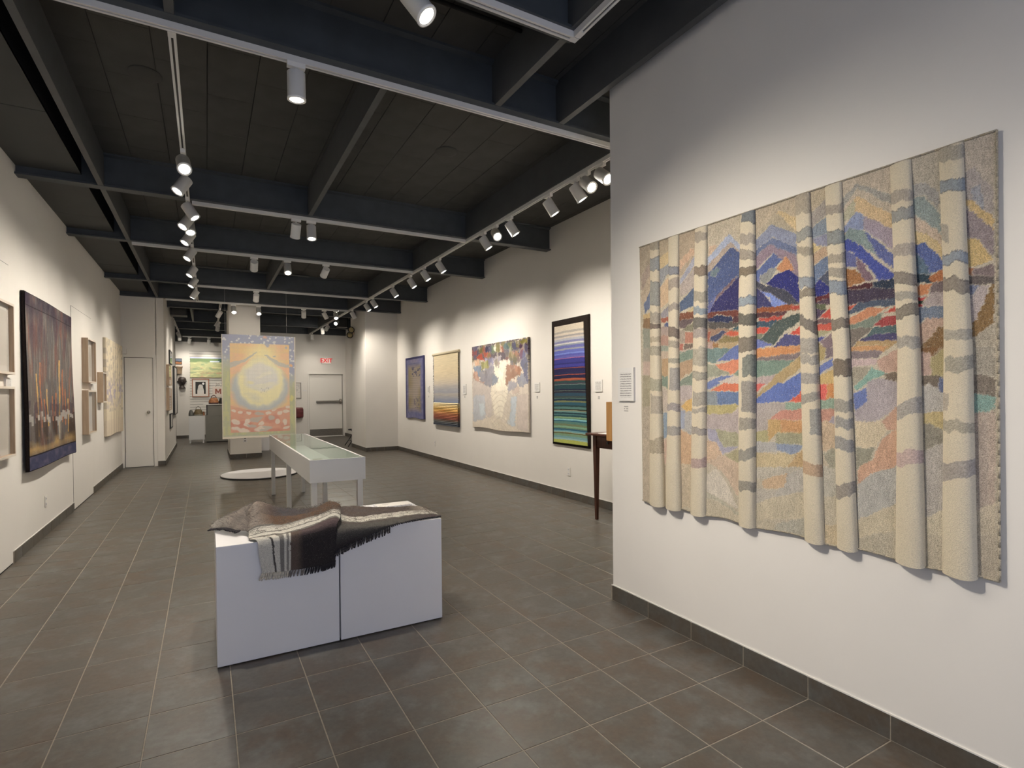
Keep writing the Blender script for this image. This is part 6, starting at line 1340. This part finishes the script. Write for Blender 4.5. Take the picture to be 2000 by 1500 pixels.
for sx in (-1, 1): MB().lathe([(0.001, 0.008), (0.018, 0.0), (0.001, -0.008)], 10, c=(sx*0.042, -0.138, 0.25)).build('eye', M['black'], hd)
MB().box(-0.03, 0.03, -0.146, -0.135, 0.155, 0.168).build('mouth', M['black'], hd, bevel=0.003)
tag(hd, 'dark bronze head sculpture mounted on the shop wall', 'sculpture')

# --- shop counters
cb = empty('white_cabinet', (0.645, 15.35, 0))
MB().box(-0.205, 0.205, -0.21, 0.21, 0.095, 0.79).build('body', M['case'], cb, bevel=0.003)
MB().box(-0.19, 0.19, -0.216, -0.21, 0.11, 0.775).build('door', M['case'], cb, bevel=0.002)
MB().box(-0.21, 0.21, -0.215, 0.215, 0.79, 0.805).build('top', M['case'], cb)
for x in (-0.17, 0.17):
    for y in (-0.17, 0.17): MB().box(x-0.02, x+0.02, y-0.02, y+0.02, 0, 0.095).build('leg', M['case'], cb)
tag(cb, 'small white cabinet on short legs in the shop', 'cabinet')
M['deskgrey'] = simple('grey_laminate', pc(112,108,98), 0.5, noise=0.05, scale=4)
dk = empty('grey_counter', (1.50, 15.55, 0))
MB().box(-0.63, 0.8, -0.33, 0.33, 0.03, 0.80).build('base', M['deskgrey'], dk, bevel=0.003)
MB().box(-0.60, 0.77, -0.30, 0.30, 0, 0.03).build('toe_kick', M['black'], dk)
MB().box(-0.57, 0.8, -0.33, -0.10, 0.82, 1.13).build('upper_front', M['deskgrey'], dk, bevel=0.003)
MB().box(-0.60, -0.57, -0.33, -0.10, 0.82, 1.13).build('upper_end', M['black'], dk)
MB().box(-0.63, 0.8, -0.335, 0.33, 0.80, 0.82).build('worktop', M['deskgrey'], dk)
MB().box(-0.68, 0.8, -0.36, -0.06, 1.13, 1.15).build('raised_top', M['trimwhite'], dk)
tag(dk, 'grey reception counter with raised top left of the hanging tapestry', 'counter')
def bag(x, y, z, w, d, h, c1, c2, label, handle=True):
    r = empty('handbag', (x, y, z))
    m1 = simple('bag_body', pc(*c1), 0.55, noise=0.35, scale=14); m2 = simple('bag_trim', pc(*c2), 0.5)
    MB().lathe([(0.001, 0), (0.92, 0.0), (1.0, 0.12*h), (1.0, 0.45*h), (0.72, 0.85*h), (0.5, 1.0*h), (0.001, 1.0*h)], 22, sx=w/2, sy=d/2).build('pouch', m1, r)
    MB().lathe([(0.95, 0.0), (1.03, 0.02), (1.03, 0.22*h), (0.95, 0.24*h)], 22, sx=w/2, sy=d/2).build('base_band', m2, r)
    if handle:
        pts = [(-w*0.28, 0, 0.9*h), (-w*0.2, 0, 1.25*h), (0, 0, 1.4*h), (w*0.2, 0, 1.25*h), (w*0.28, 0, 0.9*h)]
        MB().path(pts, 0.010).build('handle', m2, r)
    tag(r, label, 'bag')
bag(1.10, 15.34, 1.15, 0.27, 0.2, 0.19, (168,102,48), (70,34,30), 'orange brown leather handbag on the raised counter top')
bag(1.30, 15.36, 1.15, 0.12, 0.2, 0.18, (40,34,32), (30,26,26), 'black handbag behind the orange one on the counter', False)
bag(0.50, 15.33, 0.805, 0.13, 0.2, 0.17, (92,92,84), (84,84,76), 'grey felt pouch on the end of the white cabinet', False)
bag(0.69, 15.30, 0.805, 0.24, 0.2, 0.20, (104,86,52), (122,118,104), 'olive and black patterned handbag on the white cabinet')
bag(0.83, 15.46, 0.805, 0.06, 0.12, 0.12, (186,112,60), (170,96,50), 'tiny orange pouch at the corner of the white cabinet', False)
fg = empty('figurine', (1.45, 15.34, 1.15)); MB().lathe([(0.001,0),(0.045,0),(0.05,0.02),(0.03,0.10),(0.022,0.13),(0.028,0.15),(0.001,0.185)], 16).build('body', M['mat_board'], fg)
MB().lathe([(0.001,0.0),(0.02,0.01),(0.001,0.03)], 12, c=(0,-0.02,0.13)).build('detail', M['bezel'], fg)
tag(fg, 'small white figurine on the counter next to the hanging tapestry', 'figurine')
